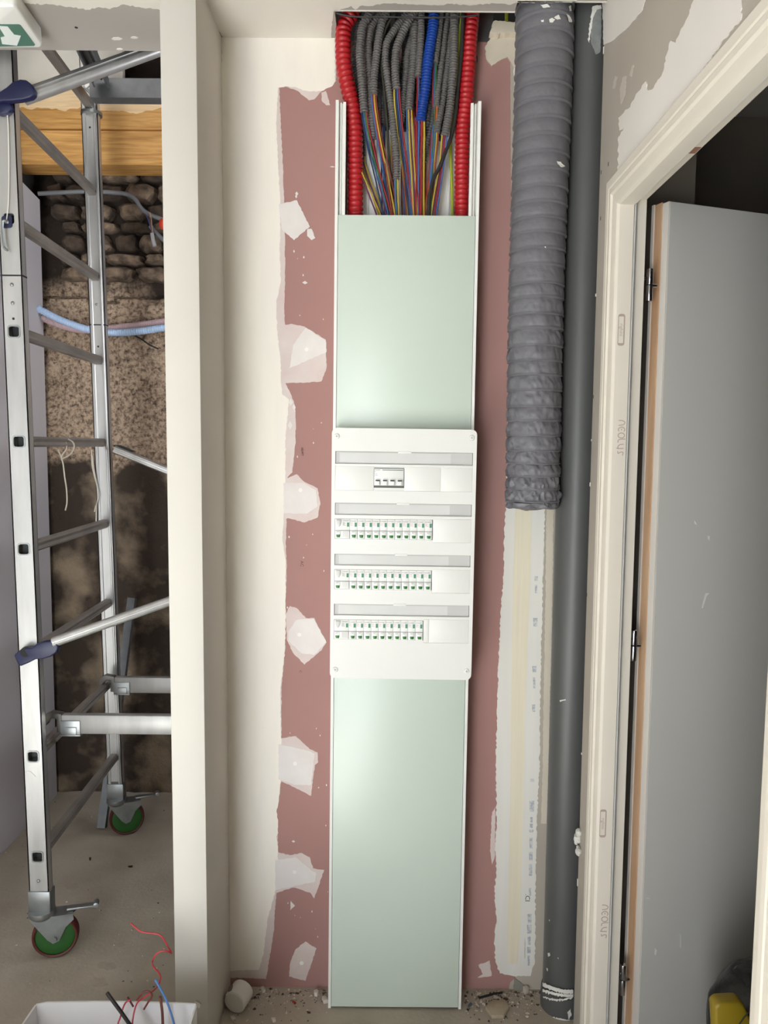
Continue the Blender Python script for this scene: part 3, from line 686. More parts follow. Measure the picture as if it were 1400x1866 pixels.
# ---------------------------------------------------------------- steel channels in the ceiling void, stud leaning on the wall
def channel(nm, p, q, w, h, up, lab):
    p, q = Vector(p), Vector(q); d = (q - p).normalized(); s = d.cross(Vector(up)).normalized(); u_ = s.cross(d).normalized()
    t = .0014; sec = [(-w, h), (-w, -h), (w, -h), (w, h), (w - .006, h), (w - .006, h - t), (w - t, h - t), (w - t, -h + t), (0.004, -h + t), (0, -h + .006), (-.004, -h + t), (-w + t, -h + t), (-w + t, h - t), (-w + .006, h - t), (-w + .006, h)]
    return solo(nm, MB().loft([[c + s * a + u_ * b_ for a, b_ in sec] for c in (p, q)]), M('dull_zinc', (112, 114, 116), .55, .4, var=.1, scale=25), p, lab, 'steel profile')
a_ = PY(185, 166, 2.6)
channel('steel_track', (a_.x - .03, 2.6, a_.z), (.5, 2.6, a_.z), .03, .024, (0, 1, 0), 'galvanised steel track running sideways above the wooden beam')
channel('steel_channel', (PY(186, 160, 2.57).x, 2.565, PY(186, 160, 2.57).z + .012), (PY(128, 85, 2.12).x - .01, 2.12, PY(186, 160, 2.57).z + .012), .024, .014, (0, 0, -1), 'dark steel channel in the ceiling void running over the scaffold')
p = PZ(186, 1510, 0.0); p.z = .004; q = PY(241, 1090, 3.04)
channel('steel_stud', p, q, .015, .013, (0, 1, 0), 'galvanised steel stud leaning against the dark wall behind the scaffold')
# small bracket of the void at the top of the back wall
st_ = PY(893, 40, 1.93)
solo('steel_bracket', MB().bar((st_.x - .012, 1.962, 2.38), (st_.x + .012, 2.0, 2.75), .034, .02, (0, 1, 0)), GALV, st_, 'grey steel bracket above the pink board beside the right red conduit', 'steel profile')

# ---------------------------------------------------------------- tubes and cable on the stone wall
def corrug(path, r, pitch, n=12, amp=.82):
    pts = curve_pts(path, pitch / 5); k = (.965, 1, .965, amp, amp)
    return MB().tube(pts, [r * k[i % 5] for i in range(len(pts))], n)
def on_wall(q, y): return [PY(a, b_, y) for a, b_ in q]
solo('blue_tube', corrug(on_wall([(70, 562), (82, 569), (115, 585), (160, 600), (205, 606), (250, 604), (300, 597), (345, 590), (420, 578), (520, 572)], 3.03), .0145, .009, 12, .92), M('pale_blue_tube', (176, 200, 232), .5, var=.02), PY(200, 606, 3.03), 'pale blue corrugated water tube hanging across the rough stone wall', 'tube')
solo('pink_tube', corrug(on_wall([(70, 576), (82, 581), (115, 594), (150, 601), (195, 599), (245, 594), (300, 586), (345, 578), (420, 566), (520, 560)], 3.065), .0145, .009, 12, .92), M('pale_pink_tube', (196, 168, 172), .5, var=.02), PY(200, 598, 3.065), 'pale pink corrugated water tube behind the blue one', 'tube')
solo('grey_cable', MB().tube(curve_pts(on_wall([(70, 353), (110, 351), (170, 349), (225, 353), (245, 362), (258, 380), (275, 392), (300, 402), (340, 425), (400, 470), (440, 520)], 3.055), .012), .0085, 10), M('grey_sheath', (112, 114, 118), .5), PY(230, 355, 3.055), 'thick grey cable clipped across the bare rubble stones', 'cable')
t = thing('cut_cable', PY(281, 440, 3.03), 'short cut grey cable end with bare wires at the stone wall', 'cable')
part('sheath', MB().tube(on_wall([(277, 425), (279, 437), (282, 449)], 3.03), .0075, 10), M('light_grey_sheath', (158, 158, 160), .5), t)
for i, c in enumerate(((58, 70, 130), (120, 70, 50), (170, 150, 120))): part('core_wire', MB().tube(curve_pts(on_wall([(277 + i, 427), (274 + i * 1.5, 412), (268 + i * 3, 395 - i * 3), (265 + i * 3, 388)], 3.028), .01), .0016, 6), M('core%d' % i, c, .5), t)
solo('grey_sleeve', MB().tube(curve_pts(on_wall([(274, 412), (285, 425), (310, 448)], 3.06), .012), .0085, 10), MATS['grey_sheath'], PY(285, 425, 3.06), 'grey cable sleeve behind the cut cable end', 'cable')
solo('orange_cap', MB().sphere(PY(297, 408, 3.05), .02, 10, (.8, .6, 1.1)), M('orange_plastic', (220, 66, 36), .5), PY(297, 408, 3.05), 'small orange plastic cap on the stone wall by the partition edge', 'cap')
solo('black_wire', MB().tube(curve_pts(on_wall([(246, 612), (258, 618), (272, 628), (289, 636)], 3.07), .01), .003, 6), BLACK, PY(260, 620, 3.07), 'short black wire sticking out below the blue tube', 'wire')

# ---------------------------------------------------------------- wiring trunk: rails, back channels, green covers
YT = 1.868
MINT = M('mint_cover', (203, 215, 204), .32, var=.012, scale=2)
def lerp(a, b, t): return a + (b - a) * t
def gx(side, z, off=0):
    """x of the trunk's left / right outer edge at height z (it leans a little)"""
    t = z / 2.255
    return (lerp(-.134, -.1205, t) if side < 0 else lerp(.2095, .2195, t)) - side * off
ZT = 2.254
tr = thing('wiring_trunk', (.04, 1.9, 0), 'tall white wiring trunk with mint green cover panels on the pink wall', 'cable trunk')
def rail(side, z0, z1, sec, name, mat=WPLAST, lab=None):
    return part(name, MB().loft([[(gx(side, z, o), y, z) for o, y in sec] for z in (z0, z1)]), mat, tr, lab, smooth=20)
for s in (-1, 1):
    rail(s, .002, ZT, [(0, YT), (.007, YT), (.007, YT + .004), (.009, YT + .012), (.009, YB - .002), (0, YB - .002)], 'side_rail')
    rail(s, 1.99, ZT - .004, [(.0095, YT + .010), (.012, YT + .004), (.0135, YT + .004), (.0145, YT + .010), (.0165, YT + .010), (.0175, YT + .001), (.024, YT + .001), (.024, YT + .013), (.0095, YT + .013)], 'inner_rail')
bk = MB(); bk.loft([[(gx(-1, z, .0245), YB - .006, z), (gx(1, z, .0245), YB - .006, z), (gx(1, z, .0245), YB - .002, z), (gx(-1, z, .0245), YB - .002, z)] for z in (1.7, ZT - .01)])
part('back_channel', bk, WPLAST, tr)
for o in (.058, .076, .094, .252, .274, .292):
    part('back_rib', MB().loft([[(gx(-1, z, o) - .0015, YB - .012, z), (gx(-1, z, o) + .0015, YB - .012, z), (gx(-1, z, o) + .0015, YB - .006, z), (gx(-1, z, o) - .0015, YB - .006, z)] for z in (1.9, ZT - .01)]), WPLAST, tr)
def cover(z0, z1):
    o = .0078
    part('cover_panel', MB().loft([[(gx(-1, z, o) , YT + .0005, z), (gx(1, z, o), YT + .0005, z), (gx(1, z, o), YT + .006, z), (gx(-1, z, o), YT + .006, z)] for z in (z0, z1)]), MINT, tr, 'mint green cover panel', bevel=.0012)
cover(.006, .96); cover(1.40, 1.994)

# ---------------------------------------------------------------- distribution board on the trunk
ROT = radians(.36)
YE = 1.825
EB = PY(730, 1237.5, YE)
MROT = Matrix.Rotation(ROT, 4, 'Y'); MINV = MROT.inverted()
def eloc(px, py, y=YE):
    """photo position on the board's front -> board coordinates (across, depth, up)"""
    return MINV @ (PY(px, py, y) - EB)
bd = thing('distribution_board', EB, 'white distribution board with four rows of breakers on the wiring trunk', 'electrical panel')
bd.rotation_euler = (0, ROT, 0)
BASE[bd.name] = Vector((0, 0, 0))           # children are given in board coordinates
W0, H0 = .3435, .605
BDW = M('board_white', (233, 233, 229), .38, var=.008)
GREYL = M('groove_grey', (150, 150, 146), .6, var=.02)
def rect(x0, x1, z0, z1, y=0.0): return [(x0, y, z0), (x1, y, z0), (x1, y, z1), (x0, y, z1)]
rows = []   # window and module openings from the photo: (window y0,y1), (modules y0,y1)
RPX = [(823, 848, 850, 894), (917, 941, 944, 987), (1010, 1033, 1036, 1079), (1101, 1124, 1127, 1170)]
xl, xr = eloc(613.5, 960).x, eloc(857.5, 960).x
hx0, hx1 = -.163, .163
zz = [[eloc(735, v + .9).z for v in r] for r in RPX]
outer = [(a, 0, b) for a, b in rrect(0, H0 / 2, W0, H0, .013, 6)]
loops = [outer]
for w1, w0, m1, m0 in zz:
    loops.append(rect(hx0, hx1, w0, w1)); loops.append(rect(hx0, hx1, m0, m1))
part('front_plate', MB().fill(loops, (0, .003, 0)), BDW, bd, smooth=30)
inn = [(a, .003, b) for a, b in rrect(0, H0 / 2, W0 - .006, H0 - .006, .011, 6)]
part('housing', MB().loft([outer, [(x, .0424, z) for x, y, z in outer]], cap=False).loft([[(x * .985, .003, (z - .3) * .985 + .3) for x, y, z in outer], [(x * .985, .0424, (z - .3) * .985 + .3) for x, y, z in outer]], cap=False), BDW, bd)
part('back_plate', MB().box(-W0 / 2 + .004, W0 / 2 - .004, .016, .020, .004, H0 - .004), M('board_inner', (92, 92, 90), .7), bd)
for k, (sx, sy) in enumerate(((614, 795), (860, 798), (611, 1220), (850.5, 1223))):
    c = eloc(sx, sy); mb = MB().lathe((c.x, -.003, c.z), (0, 1, 0), [(.0042, 0), (.0058, .0006), (.0066, .0025), (.0068, .0034)], 24)
    s_ = part('cover_screw', mb, BDW, bd)
    part('screw_slot', MB().box(c.x - .003, c.x + .003, -.0033, -.0029, c.z - .0005, c.z + .0005).box(c.x - .0005, c.x + .0005, -.0033, -.0029, c.z - .003, c.z + .003), GREYL, s_)
STRIPM = M('clear_label_strip', (205, 205, 203), .12, var=.02, scale=12)
tabs = [(724, 749), (723, 747), (721, 745), (720, 744)]
for (w1, w0, m1, m0), (t0, t1) in zip(zz, tabs):
    f = part('label_holder', MB().box(hx0 + .001, hx1 - .001, .0035, .006, w0 + .0035, w1 - .0008), STRIPM, bd, 'clear glossy label strip')
    part('strip_lip', MB().box(hx0, hx1, -.0012, .004, w0, w0 + .0032), BDW, f, bevel=.0008)
    part('strip_inset', MB().box(hx0 + .010, hx1 - .052, .0030, .0036, w0 + .006, w1 - .003), M('label_paper', (216, 216, 214), .3), f)
    tx0, tx1 = eloc(t0, 900).x, eloc(t1, 900).x
    part('strip_tab', MB().prism([(tx0, -.0012, w1 - .003), (tx1, -.0012, w1 - .003), (tx1 - .001, -.0012, w1 + .0022), (tx0 + .001, -.0012, w1 + .0022)], (0, .004, 0)), BDW, f, bevel=.0006)
PITCHM = .01787
def blank(x0, x1, m0, m1):
    part('blank_plate', MB().box(x0 + .0003, x1 - .0003, .0005, .002, m0 + .0004, m1 - .0004), BDW, bd, bevel=.0003)
    part('blank_backing', MB().box(x0, x1, .0019, .0029, m0, m1), BDW, bd)

# modules: built once in their own coordinates (origin at lower left front corner), then copied
MW = M('breaker_white', (238, 239, 236), .4, var=.01)
GT = M('toggle_green', (32, 112, 34), .35, var=.03)
GM = M('print_green', (74, 138, 110), .6, var=.02)
GP = M('print_grey', (120, 118, 116), .6, var=.02); RP = M('print_rose', (206, 160, 160), .6, var=.02)
DKG = M('toggle_dark', (38, 42, 38), .5)
T_BRAND = text_mesh('Schneider', .0036, M('print_dark', (62, 64, 62), .6), 'LEFT')
T_RES = text_mesh('Resi9', .0026, MATS['print_dark'], 'LEFT')
TROT = (radians(90), 0, 0)
def proto(nm, wmod, lab, cat, group, hgt=.0475):
    t = thing(nm, (0, 0, 0), lab, cat, group)
    return t
def lines(mb, x, z, ws):
    for i, w_ in enumerate(ws): mb.box(x, x + w_, -.00015, .0003, z - .0022 * i - .0007, z - .0022 * i)
def breaker_parts(t, x0, w, rcd):
    part('body', MB().box(.0002, w - .0002, 0, .020, 0, .0475), MW, t, bevel=.0004)
    part('nose', MB().box(.0006, (w if not rcd else w) - .0006, -.0035, .001, .0015, .0195), MW, t, bevel=.0006)
    part('joint_line', MB().box(.0003, w - .0003, -.0002, .0004, .0195, .0201), GREYL, t)
    bx = x0
    tg = part('toggle', MB().prism([(bx, -.0062, .0098), (bx + .0100, -.0062, .0098), (bx + .0088, -.0062, .0034), (bx + .0014, -.0062, .0034)], (0, .004, 0)), GT, t, 'green toggle', bevel=.0006)
    part('toggle_face', MB().box(bx + .0002, bx + .0098, -.0052, -.003, .0099, .0185), MW, tg, bevel=.0005)
    put_text(T_RES, tg, (bx + .0006, -.0054, .0163), TROT, 'print')
    put_text(T_BRAND, t, ((w - .0168) if rcd else .0006, -.0003, .0425 if not rcd else .0432), TROT, 'print')
    gx0 = w - .0070 if rcd else w - .0066
    part('green_mark', MB().box(gx0, gx0 + .0052, -.0002, .0003, .0290, .0388).box(gx0, gx0 + .0052, -.0003, -.0001, .0336, .0341), GM, t)
    l1 = MB(); lines(l1, (w - .0172) if rcd else .0010, .0392, (.005, .0066, .0046, .0072)); part('fine_print', l1, RP if not rcd else GP, t, kind='stuff')
    if rcd:
        part('test_button', MB().prism([(.0022 + a, -.0042, b) for a, b in ((.0012, .0455), (.0130, .0455), (.0118, .036), (.0085, .029), (.0050, .029), (.0024, .036))], (0, .005, 0)), M('button_grey', (205, 205, 201), .35, var=.01), t, 'light grey test button', bevel=.001)
        part('lower_label', MB().box(.0190, w - .0010, -.0038, -.0034, .004, .0178), M('label_grey', (222, 222, 219), .5), t)
        l2 = MB(); lines(l2, .0196, .0075, (.013,)); part('fine_print', l2, GP, t, kind='stuff')
ORD = ['first', 'second', 'third', 'fourth', 'fifth', 'sixth', 'seventh', 'eighth', 'ninth', 'tenth', 'eleventh']
ROWN = [None, 'upper', 'middle', 'lowest']
p_br = thing('breaker', (0, 0, 0), 'x', 'breaker', None); breaker_parts(p_br, .0044, PITCHM, False)
p_rc = thing('residual_breaker', (0, 0, 0), 'x', 'breaker', None); breaker_parts(p_rc, .0032, PITCHM * 2, True)
first = {'b': True, 'r': True}
def place(src, key, x, z, lab, grp):
    wpos = EB + (MROT @ Vector((x, -.0012, z)))
    if first[key]: o = src; o.location = wpos; first[key] = False
    else: o = copy_tree(src, wpos)
    o.rotation_euler = (0, ROT, 0); o['label'] = lab; o['group'] = grp
    return o
for r, n in ((1, 11), (2, 11), (3, 10)):
    w1, w0, m1, m0 = zz[r]; zb = m0 + .0065; x = hx0 + .0006
    place(p_rc, 'r', x, zb, 'double width white residual current breaker with grey test button, %s breaker row' % ROWN[r], 'residual current breakers')
    for k in range(n):
        place(p_br, 'b', x + PITCHM * (k + 2), zb, 'narrow white breaker with green toggle, %s after the test button in the %s row' % (ORD[k], ROWN[r]), 'breakers in the %s row' % ROWN[r])
    xe = x + PITCHM * (n + 2) + .0014
    part('slot_rim', MB().box(hx0, xe, .0002, .003, m0, zb - .0006), BDW, bd); part('slot_top_fill', MB().box(hx0, xe, .0008, .003, zb + .0478, m1), BDW, bd)  # white strips close the module opening below and above the breakers
    if r < 3: blank(xe, hx1, m0, m1)
    else: blank(xe, xe + .0135, m0, m1); blank(xe + .0135, hx1, m0, m1)
w1, w0, m1, m0 = zz[0]
xa, xb, xc = eloc(681.5, 872).x, eloc(737, 872).x, eloc(803.5, 872).x
blank(hx0, xa, m0, m1); blank(xb, xc, m0, m1); blank(xc, hx1, m0, m1)
part('slot_rim', MB().box(xa, xb, .0014, .003, m0, m0 + .0072), BDW, bd); part('slot_top_fill', MB().box(xa, xb, .003, .005, m1 - .005, m1), BDW, bd)
zb = m0 + .0072; wm = xb - xa - .0022
ms = thing('main_switch', EB + MROT @ Vector((xa + .0008, -.0012, zb)), 'white four pole main switch alone in the top row of the distribution board', 'switch')
base_ms = BASE[ms.name]; BASE[ms.name] = Vector((0, 0, 0)); ms.rotation_euler = (0, ROT, 0)
part('body', MB().box(0, wm, 0, .020, .0055, .0455), MW, ms, bevel=.0006)
part('dark_base', MB().box(0, wm, .001, .020, 0, .0056), M('switch_grey', (96, 96, 88), .5), ms, 'dark grey lower edge')
part('dark_top', MB().box(0, wm, .001, .02, .0455, .0465), DKG, ms)
for i in range(4):
    x = .0034 + i * .01745
    tg = part('toggle', MB().box(x, x + .0098, -.006, .0, .0062, .0160), MW, ms, bevel=.0008)
    part('toggle_mark', MB().box(x, x + .0098, -.0058, 0, .0160, .0184), DKG, tg, 'black top of the toggle')
    part('toggle_guard', MB().box(x + .0104, x + .0120, -.003, 0, .0065, .0175), M('guard_grey', (212, 212, 209), .5), ms)
put_text(text_mesh('Schneider', .0034, MATS['print_dark'], 'LEFT'), ms, (.0012, -.0003, .0425), TROT, 'print')
mb = MB(); mb.box(.019, wm - .0018, -.0002, .0003, .0414, .0428); part('green_line', mb, M('print_deep_green', (84, 104, 94), .6), ms)
mb = MB(); lines(mb, .0012, .0382, (.0026,)); lines(mb, .0012, .0335, (.0014,)); lines(mb, .0036, .0335, (.0024,)); lines(mb, .0012, .0302, (.007,)); part('fine_print', mb, GP, ms, kind='stuff')

# ---------------------------------------------------------------- conduits hanging out of the ceiling void
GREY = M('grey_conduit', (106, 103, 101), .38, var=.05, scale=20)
GREYD = M('shaded_grey_conduit', (70, 69, 71), .42, var=.05, scale=20)  # darker copy of the grey: shade at the bundle's back put into colour
REDC = M('red_conduit', (176, 26, 34), .42, var=.04, scale=20)
BLUC = M('blue_conduit', (12, 62, 150), .42, var=.04, scale=20)
BLKC = M('black_cable', (34, 34, 33), .5, var=.05)
def px_path(q, y, top=True):
    """photo points at depth y (a single value or one per point); the run goes on up through the hole in the ceiling"""
    ys = y if isinstance(y, (list, tuple)) else [y] * len(q)
    P = [PY(a, b_, yy) for (a, b_), yy in zip(q, ys)]
    if top:
        d = (P[0] - P[1]).normalized()
        P = [P[0] + d * .03 + Vector((0, .004, .20)), P[0] + d * .03 + Vector((0, .002, .03))] + P
    return P
import numpy as np
BUNDLE = []
def conduit(name, q, y, rpx, pitch, mat, lab, cat, group=None, n=12, amp=.80):
    BUNDLE.append(dict(kind='conduit', name=name, q=q, y=y, r=rpx, pitch=pitch, mat=mat, lab=lab, cat=cat, group=group, n=n, amp=amp))
def cable(name, q, y, rpx, mat, lab, cat='cable', group=None, top=True, n=8):
    BUNDLE.append(dict(kind='cable', name=name, q=q, y=y, r=rpx, mat=mat, lab=lab, cat=cat, group=group, top=top, n=n))
ENDS = []
def settle():
    """slides the hanging runs apart in depth, along the line of sight, so that none passes through another"""
    rows = np.arange(16, 446, 6.0); K, R_ = len(BUNDLE), len(rows)
    X = np.full((K, R_), np.nan); Y = np.full((K, R_), np.nan); rad = np.array([b['r'] * 1.06 for b in BUNDLE])
    for k, b in enumerate(BUNDLE):
        ys = b['y'] if isinstance(b['y'], (list, tuple)) else [b['y']] * len(b['q'])
        py = np.array([p[1] for p in b['q']], float); ok = (rows >= py[0] - 6) & (rows <= py[-1] + 5)
        X[k, ok] = np.interp(rows[ok], py, [p[0] for p in b['q']]); Y[k, ok] = np.interp(rows[ok], py, ys)
        d = np.gradient(X[k]) / 6.0
        b['slant'] = np.nan_to_num(np.sqrt(1 + d * d), nan=1.0)
    mm = 1.335e-3
    wgt = np.array([.25 if 'red' in b['name'] else 1.0 for b in BUNDLE])
    lo = np.where(rows < 45, 1.838, np.where(rows < 190, 1.832, np.where(rows < 350, 1.872, 1.878)))
    hi = np.where(rows < 180, 1.944, 1.933)
    for it in range(160):
        dY = np.zeros_like(Y); cnt = np.zeros_like(Y)
        for a in range(K):
            for c in range(a + 1, K):
                sl = np.maximum(BUNDLE[a]['slant'], BUNDLE[c]['slant'])
                s_ = (rad[a] + rad[c]) * sl; dx = np.abs(X[a] - X[c]); m = dx < s_
                if not m.any(): continue
                need = np.sqrt(np.maximum(s_ ** 2 - dx ** 2, 0)) * mm
                df = Y[c] - Y[a]; mean = np.nanmean(np.where(m, df, np.nan)); sg = 1.0 if mean >= 0 else -1.0
                lack = np.where(m, need - sg * df, 0); lack = np.where(np.isnan(lack), 0, np.maximum(lack, 0))
                wa, wc = wgt[a] / (wgt[a] + wgt[c]), wgt[c] / (wgt[a] + wgt[c])
                dY[a] -= sg * lack * wa * .5; dY[c] += sg * lack * wc * .5
        Y = Y + np.clip(dY, -.006, .006)
        for k in range(K):
            v = ~np.isnan(Y[k]); z = Y[k, v]
            if len(z) > 2:
                z2 = z.copy(); z2[1:-1] = .25 * z[:-2] + .5 * z[1:-1] + .25 * z[2:]
                z = z + (z2 - z) * .5
            r_ = rad[k] * mm
            Y[k, v] = np.clip(z, lo[v] + r_ * .9, hi[v] - r_)
    for k, b in enumerate(BUNDLE):
        v = ~np.isnan(Y[k]); yy = np.interp([p[1] for p in b['q']], rows[v], Y[k, v])
        # denser path so that the depth is followed closely
        q2, y2 = [], []
        for (p, n_) in zip(b['q'], b['q'][1:]):
            st_ = max(1, int(abs(n_[1] - p[1]) / 30))
            for i in range(st_):
                t = i / st_; pp_ = (p[0] + (n_[0] - p[0]) * t, p[1] + (n_[1] - p[1]) * t)
                if i and st_ > 1: pp_ = (np.interp(pp_[1], [w_[1] for w_ in b['q']], [w_[0] for w_ in b['q']]), pp_[1])
                q2.append(pp_)
        q2.append(b['q'][-1]); y2 = [float(np.interp(p[1], rows[v], Y[k, v])) for p in q2]
        P = px_path(q2, y2, b.get('top', True)); r = b['r'] * P[-1].y / F
        ENDS.append((b['q'][-1], P[-1].y))
        if b['kind'] == 'conduit': solo(b['name'], corrug(P, r * 1.01, b['pitch'], b['n'], b['amp']), b['mat'], P[-1], b['lab'], b['cat'], b['group'], smooth=30)
        else: solo(b['name'], MB().tube(curve_pts(P, .012), r, b['n']), b['mat'], P[-1], b['lab'], b['cat'], b['group'])
def end_depth(x, y, dep):
    e = min(ENDS, key=lambda e_: (e_[0][0] - x) ** 2 + (e_[0][1] - y) ** 2)
    return e[1] if (e[0][0] - x) ** 2 + (e[0][1] - y) ** 2 < 60 else dep
conduit('red_conduit', [(640, 24), (633, 38), (627, 51), (625.4, 77), (626.6, 116), (632, 148), (639.5, 180), (644.6, 206), (647, 240), (648, 300), (648, 440)], [1.905, 1.9, 1.895, 1.893, 1.893, 1.9, 1.905, 1.906, 1.906, 1.906, 1.906], 14.0, .0124, REDC, 'thick red corrugated conduit bulging at the left side of the bundle', 'conduit', None, 16, .84)
conduit('red_conduit', [(859.5, 24), (858.9, 39), (856.3, 64), (855, 90), (853.7, 116), (851, 154), (848.6, 186), (844.5, 219), (843, 240), (842, 300), (841, 440)], [1.905, 1.9, 1.895, 1.895, 1.895, 1.898, 1.903, 1.905, 1.905, 1.905, 1.905], 13.2, .0116, REDC, 'thick red corrugated conduit running straight down the right side', 'conduit', None, 16, .84)
conduit('blue_conduit', [(791, 24), (790.7, 32), (788, 58), (783, 90), (779, 122), (775.3, 161), (770, 193), (766.3, 221)], 1.872, 9.2, .0062, BLUC, 'bright blue corrugated conduit among the grey ones', 'conduit')
FR, MD, BK, BB = 1.876, 1.897, 1.914, 1.926
gc = 'grey conduit'
GR = [
 ([(673.6, 21), (669, 34), (661.5, 46), (657, 77), (656, 103), (659, 141), (662, 180), (664, 205)], FR, 7.3, GREY, 'nearest the left red conduit, ending with four wires'),
 ([(696.7, 21), (685, 35), (676, 51), (672, 77), (671.6, 103), (673.6, 141), (676, 180), (678.2, 220), (680, 254)], MD, 6.6, GREY, 'second from the left red conduit, reaching below its neighbours'),
 ([(704, 24), (698, 36), (692, 60), (687.7, 90), (684.5, 116), (682, 141), (681.3, 173)], 1.872, 7.0, GREY, 'third from the left, cut short above blue and red wires'),
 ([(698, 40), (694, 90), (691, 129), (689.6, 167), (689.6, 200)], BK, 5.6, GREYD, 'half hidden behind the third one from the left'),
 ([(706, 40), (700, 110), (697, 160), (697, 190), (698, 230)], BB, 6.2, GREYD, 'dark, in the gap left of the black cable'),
 ([(744, 22), (732.7, 36), (718.6, 55), (705.7, 77), (702.5, 103), (704.4, 129), (709.6, 167), (714.7, 206), (717.5, 240), (720.5, 264), (723, 300), (722.5, 327)], [FR] * 4 + [FR] * 8, 6.4, GREY, 'bent sideways and hanging lowest of all'),
 ([(757, 16), (750.7, 28), (739, 49), (729, 71), (722.4, 90), (720.5, 116), (721, 141), (723, 163)], 1.868, 7.2, GREY, 'shiny and slanted, ending over yellow and blue wires'),
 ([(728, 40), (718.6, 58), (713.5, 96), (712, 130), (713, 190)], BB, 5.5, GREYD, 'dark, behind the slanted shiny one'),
 ([(768, 30), (757, 42), (748, 77), (742, 103), (740.4, 129), (736.6, 161), (734, 193), (731.4, 223)], MD, 6.0, GREY, 'narrowing to a slanted end in the middle of the bundle'),
 ([(756, 24), (755.5, 39), (754.6, 90), (752, 129), (748, 167), (745.6, 201)], [1.9, 1.892, 1.88, FR, FR, FR], 7.0, GREY, 'just left of the short pink-ended one'),
 ([(768.5, 20), (768, 32), (767.6, 64), (765, 103), (762.2, 140)], FR, 6.2, GREY, 'straight and short with a pinkish cut end beside the blue conduit'),
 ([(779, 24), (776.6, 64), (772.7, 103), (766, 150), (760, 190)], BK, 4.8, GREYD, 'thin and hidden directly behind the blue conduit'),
 ([(802.5, 26), (802.3, 34), (799.7, 58), (795.9, 90), (792.6, 117)], FR, 6.3, GREY, 'brownish, right of the blue conduit and cut short'),
 ([(814.5, 26), (813.9, 38), (811, 58), (807.4, 90), (803.6, 122), (798.4, 161), (795.5, 194)], MD, 5.6, GREY, 'running behind the brownish short one to dark wires'),
 ([(820, 30), (818.5, 77), (817, 103), (813.9, 129), (810, 161), (804.9, 193), (799.7, 219), (795.7, 242)], [BK, BK, MD, MD, 1.89, 1.885, 1.88, 1.878], 6.4, GREY, 'curving in beside the rightmost one'),
 ([(828.2, 24), (828, 34), (827.4, 77), (826.7, 116), (824, 154), (820.3, 193), (813.9, 231), (810.4, 248)], FR, 7.3, GREY, 'rightmost one, curving in above red and blue wires'),
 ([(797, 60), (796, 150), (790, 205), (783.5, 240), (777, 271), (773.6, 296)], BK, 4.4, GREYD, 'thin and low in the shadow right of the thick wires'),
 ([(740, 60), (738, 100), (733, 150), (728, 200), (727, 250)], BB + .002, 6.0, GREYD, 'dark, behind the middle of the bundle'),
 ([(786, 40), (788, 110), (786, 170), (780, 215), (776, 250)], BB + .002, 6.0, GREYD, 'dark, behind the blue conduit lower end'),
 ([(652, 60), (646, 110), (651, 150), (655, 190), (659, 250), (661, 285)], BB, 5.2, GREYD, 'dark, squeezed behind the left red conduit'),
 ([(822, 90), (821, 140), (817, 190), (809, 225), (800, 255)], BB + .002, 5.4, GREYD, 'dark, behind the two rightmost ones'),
]
for q, y, r, m, l in GR: conduit('grey_conduit', q, y, r, .0059, m, gc.capitalize() + ' ' + l if False else 'grey corrugated conduit, ' + l, 'conduit', 'grey conduits in the bundle', 12, .70)
cable('black_cable', [(722, 20), (720, 24), (709.6, 39), (699, 64), (695.4, 96), (696.7, 129), (702, 180), (707, 240), (709, 286), (714, 330), (716, 420)], [FR] * 5 + [1.885] + [1.9] * 5, 2.2, M('olive_black_cable', (58, 56, 46), .5), 'olive black cable winding down between the left grey conduits')
cable('black_cable', [(844, 24), (841.5, 90), (838, 129), (834, 167), (830.6, 206), (824, 243), (815.7, 268), (800, 307), (791, 323), (783, 357), (779, 420)], [1.9, 1.9, 1.9, 1.895, 1.89, 1.885, 1.882, 1.88, 1.88, 1.88, 1.885], 3.3, BLKC, 'black cable sweeping inwards beside the right red conduit')
cable('earth_cable', [(842.5, 20), (841.5, 28), (838, 58), (836.4, 84), (834, 130), (826, 200), (821, 264), (822, 300), (823.6, 340), (825, 430)], [1.88, 1.88, 1.885, 1.89, 1.905, 1.922, 1.92, 1.918, 1.918, 1.918], 2.6, M('yellow_green', (168, 180, 52), .5, var=.05), 'yellow and green earth cable in front of the right hand back channel')
solo('tie_wire', MB().tube(curve_pts([PY(a, b_, 1.833) for a, b_ in [(612, 24), (628, 28), (655, 31), (700, 31), (760, 32), (810, 32), (850, 30), (872, 27)]], .012), .0021, 8), BLKC, PY(604, 22, 1.833), 'thin dark tie wire stretched across the top of all conduits', 'wire')
solo('pale_cable', MB().tube([PY(924, 26, 1.95) + Vector((0, .01, .05)), PY(923, 38, 1.935)], .004, 8), MATS['yellow_green'], PY(923, 38, 1.94), 'short yellow-green cable end above the cream filler by the duct', 'cable')
solo('thin_wire', MB().tube(curve_pts([PY(*q, 1.94) for q in ((862, 94), (868, 99), (870, 106), (870, 113))], .006), .0009, 6), BLKC, PY(868, 100, 1.94), 'tiny black wire sticking out right of the right red conduit', 'wire')

rnd = random.Random(31)
for i in range(9):  # extra conduits added to fill the dark gap behind the bundle
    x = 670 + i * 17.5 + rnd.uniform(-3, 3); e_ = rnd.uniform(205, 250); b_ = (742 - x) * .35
    conduit('grey_conduit', [(x + 4, 30), (x, 80), (x + b_ * .2, 140), (x + b_ * .6, 190), (x + b_, e_)], 1.9345, 5.6, .0059, GREYD, 'grey corrugated conduit in shade colour, added at the back of the bundle', 'conduit', 'dark conduits at the back of the bundle', 10, .7)
settle()
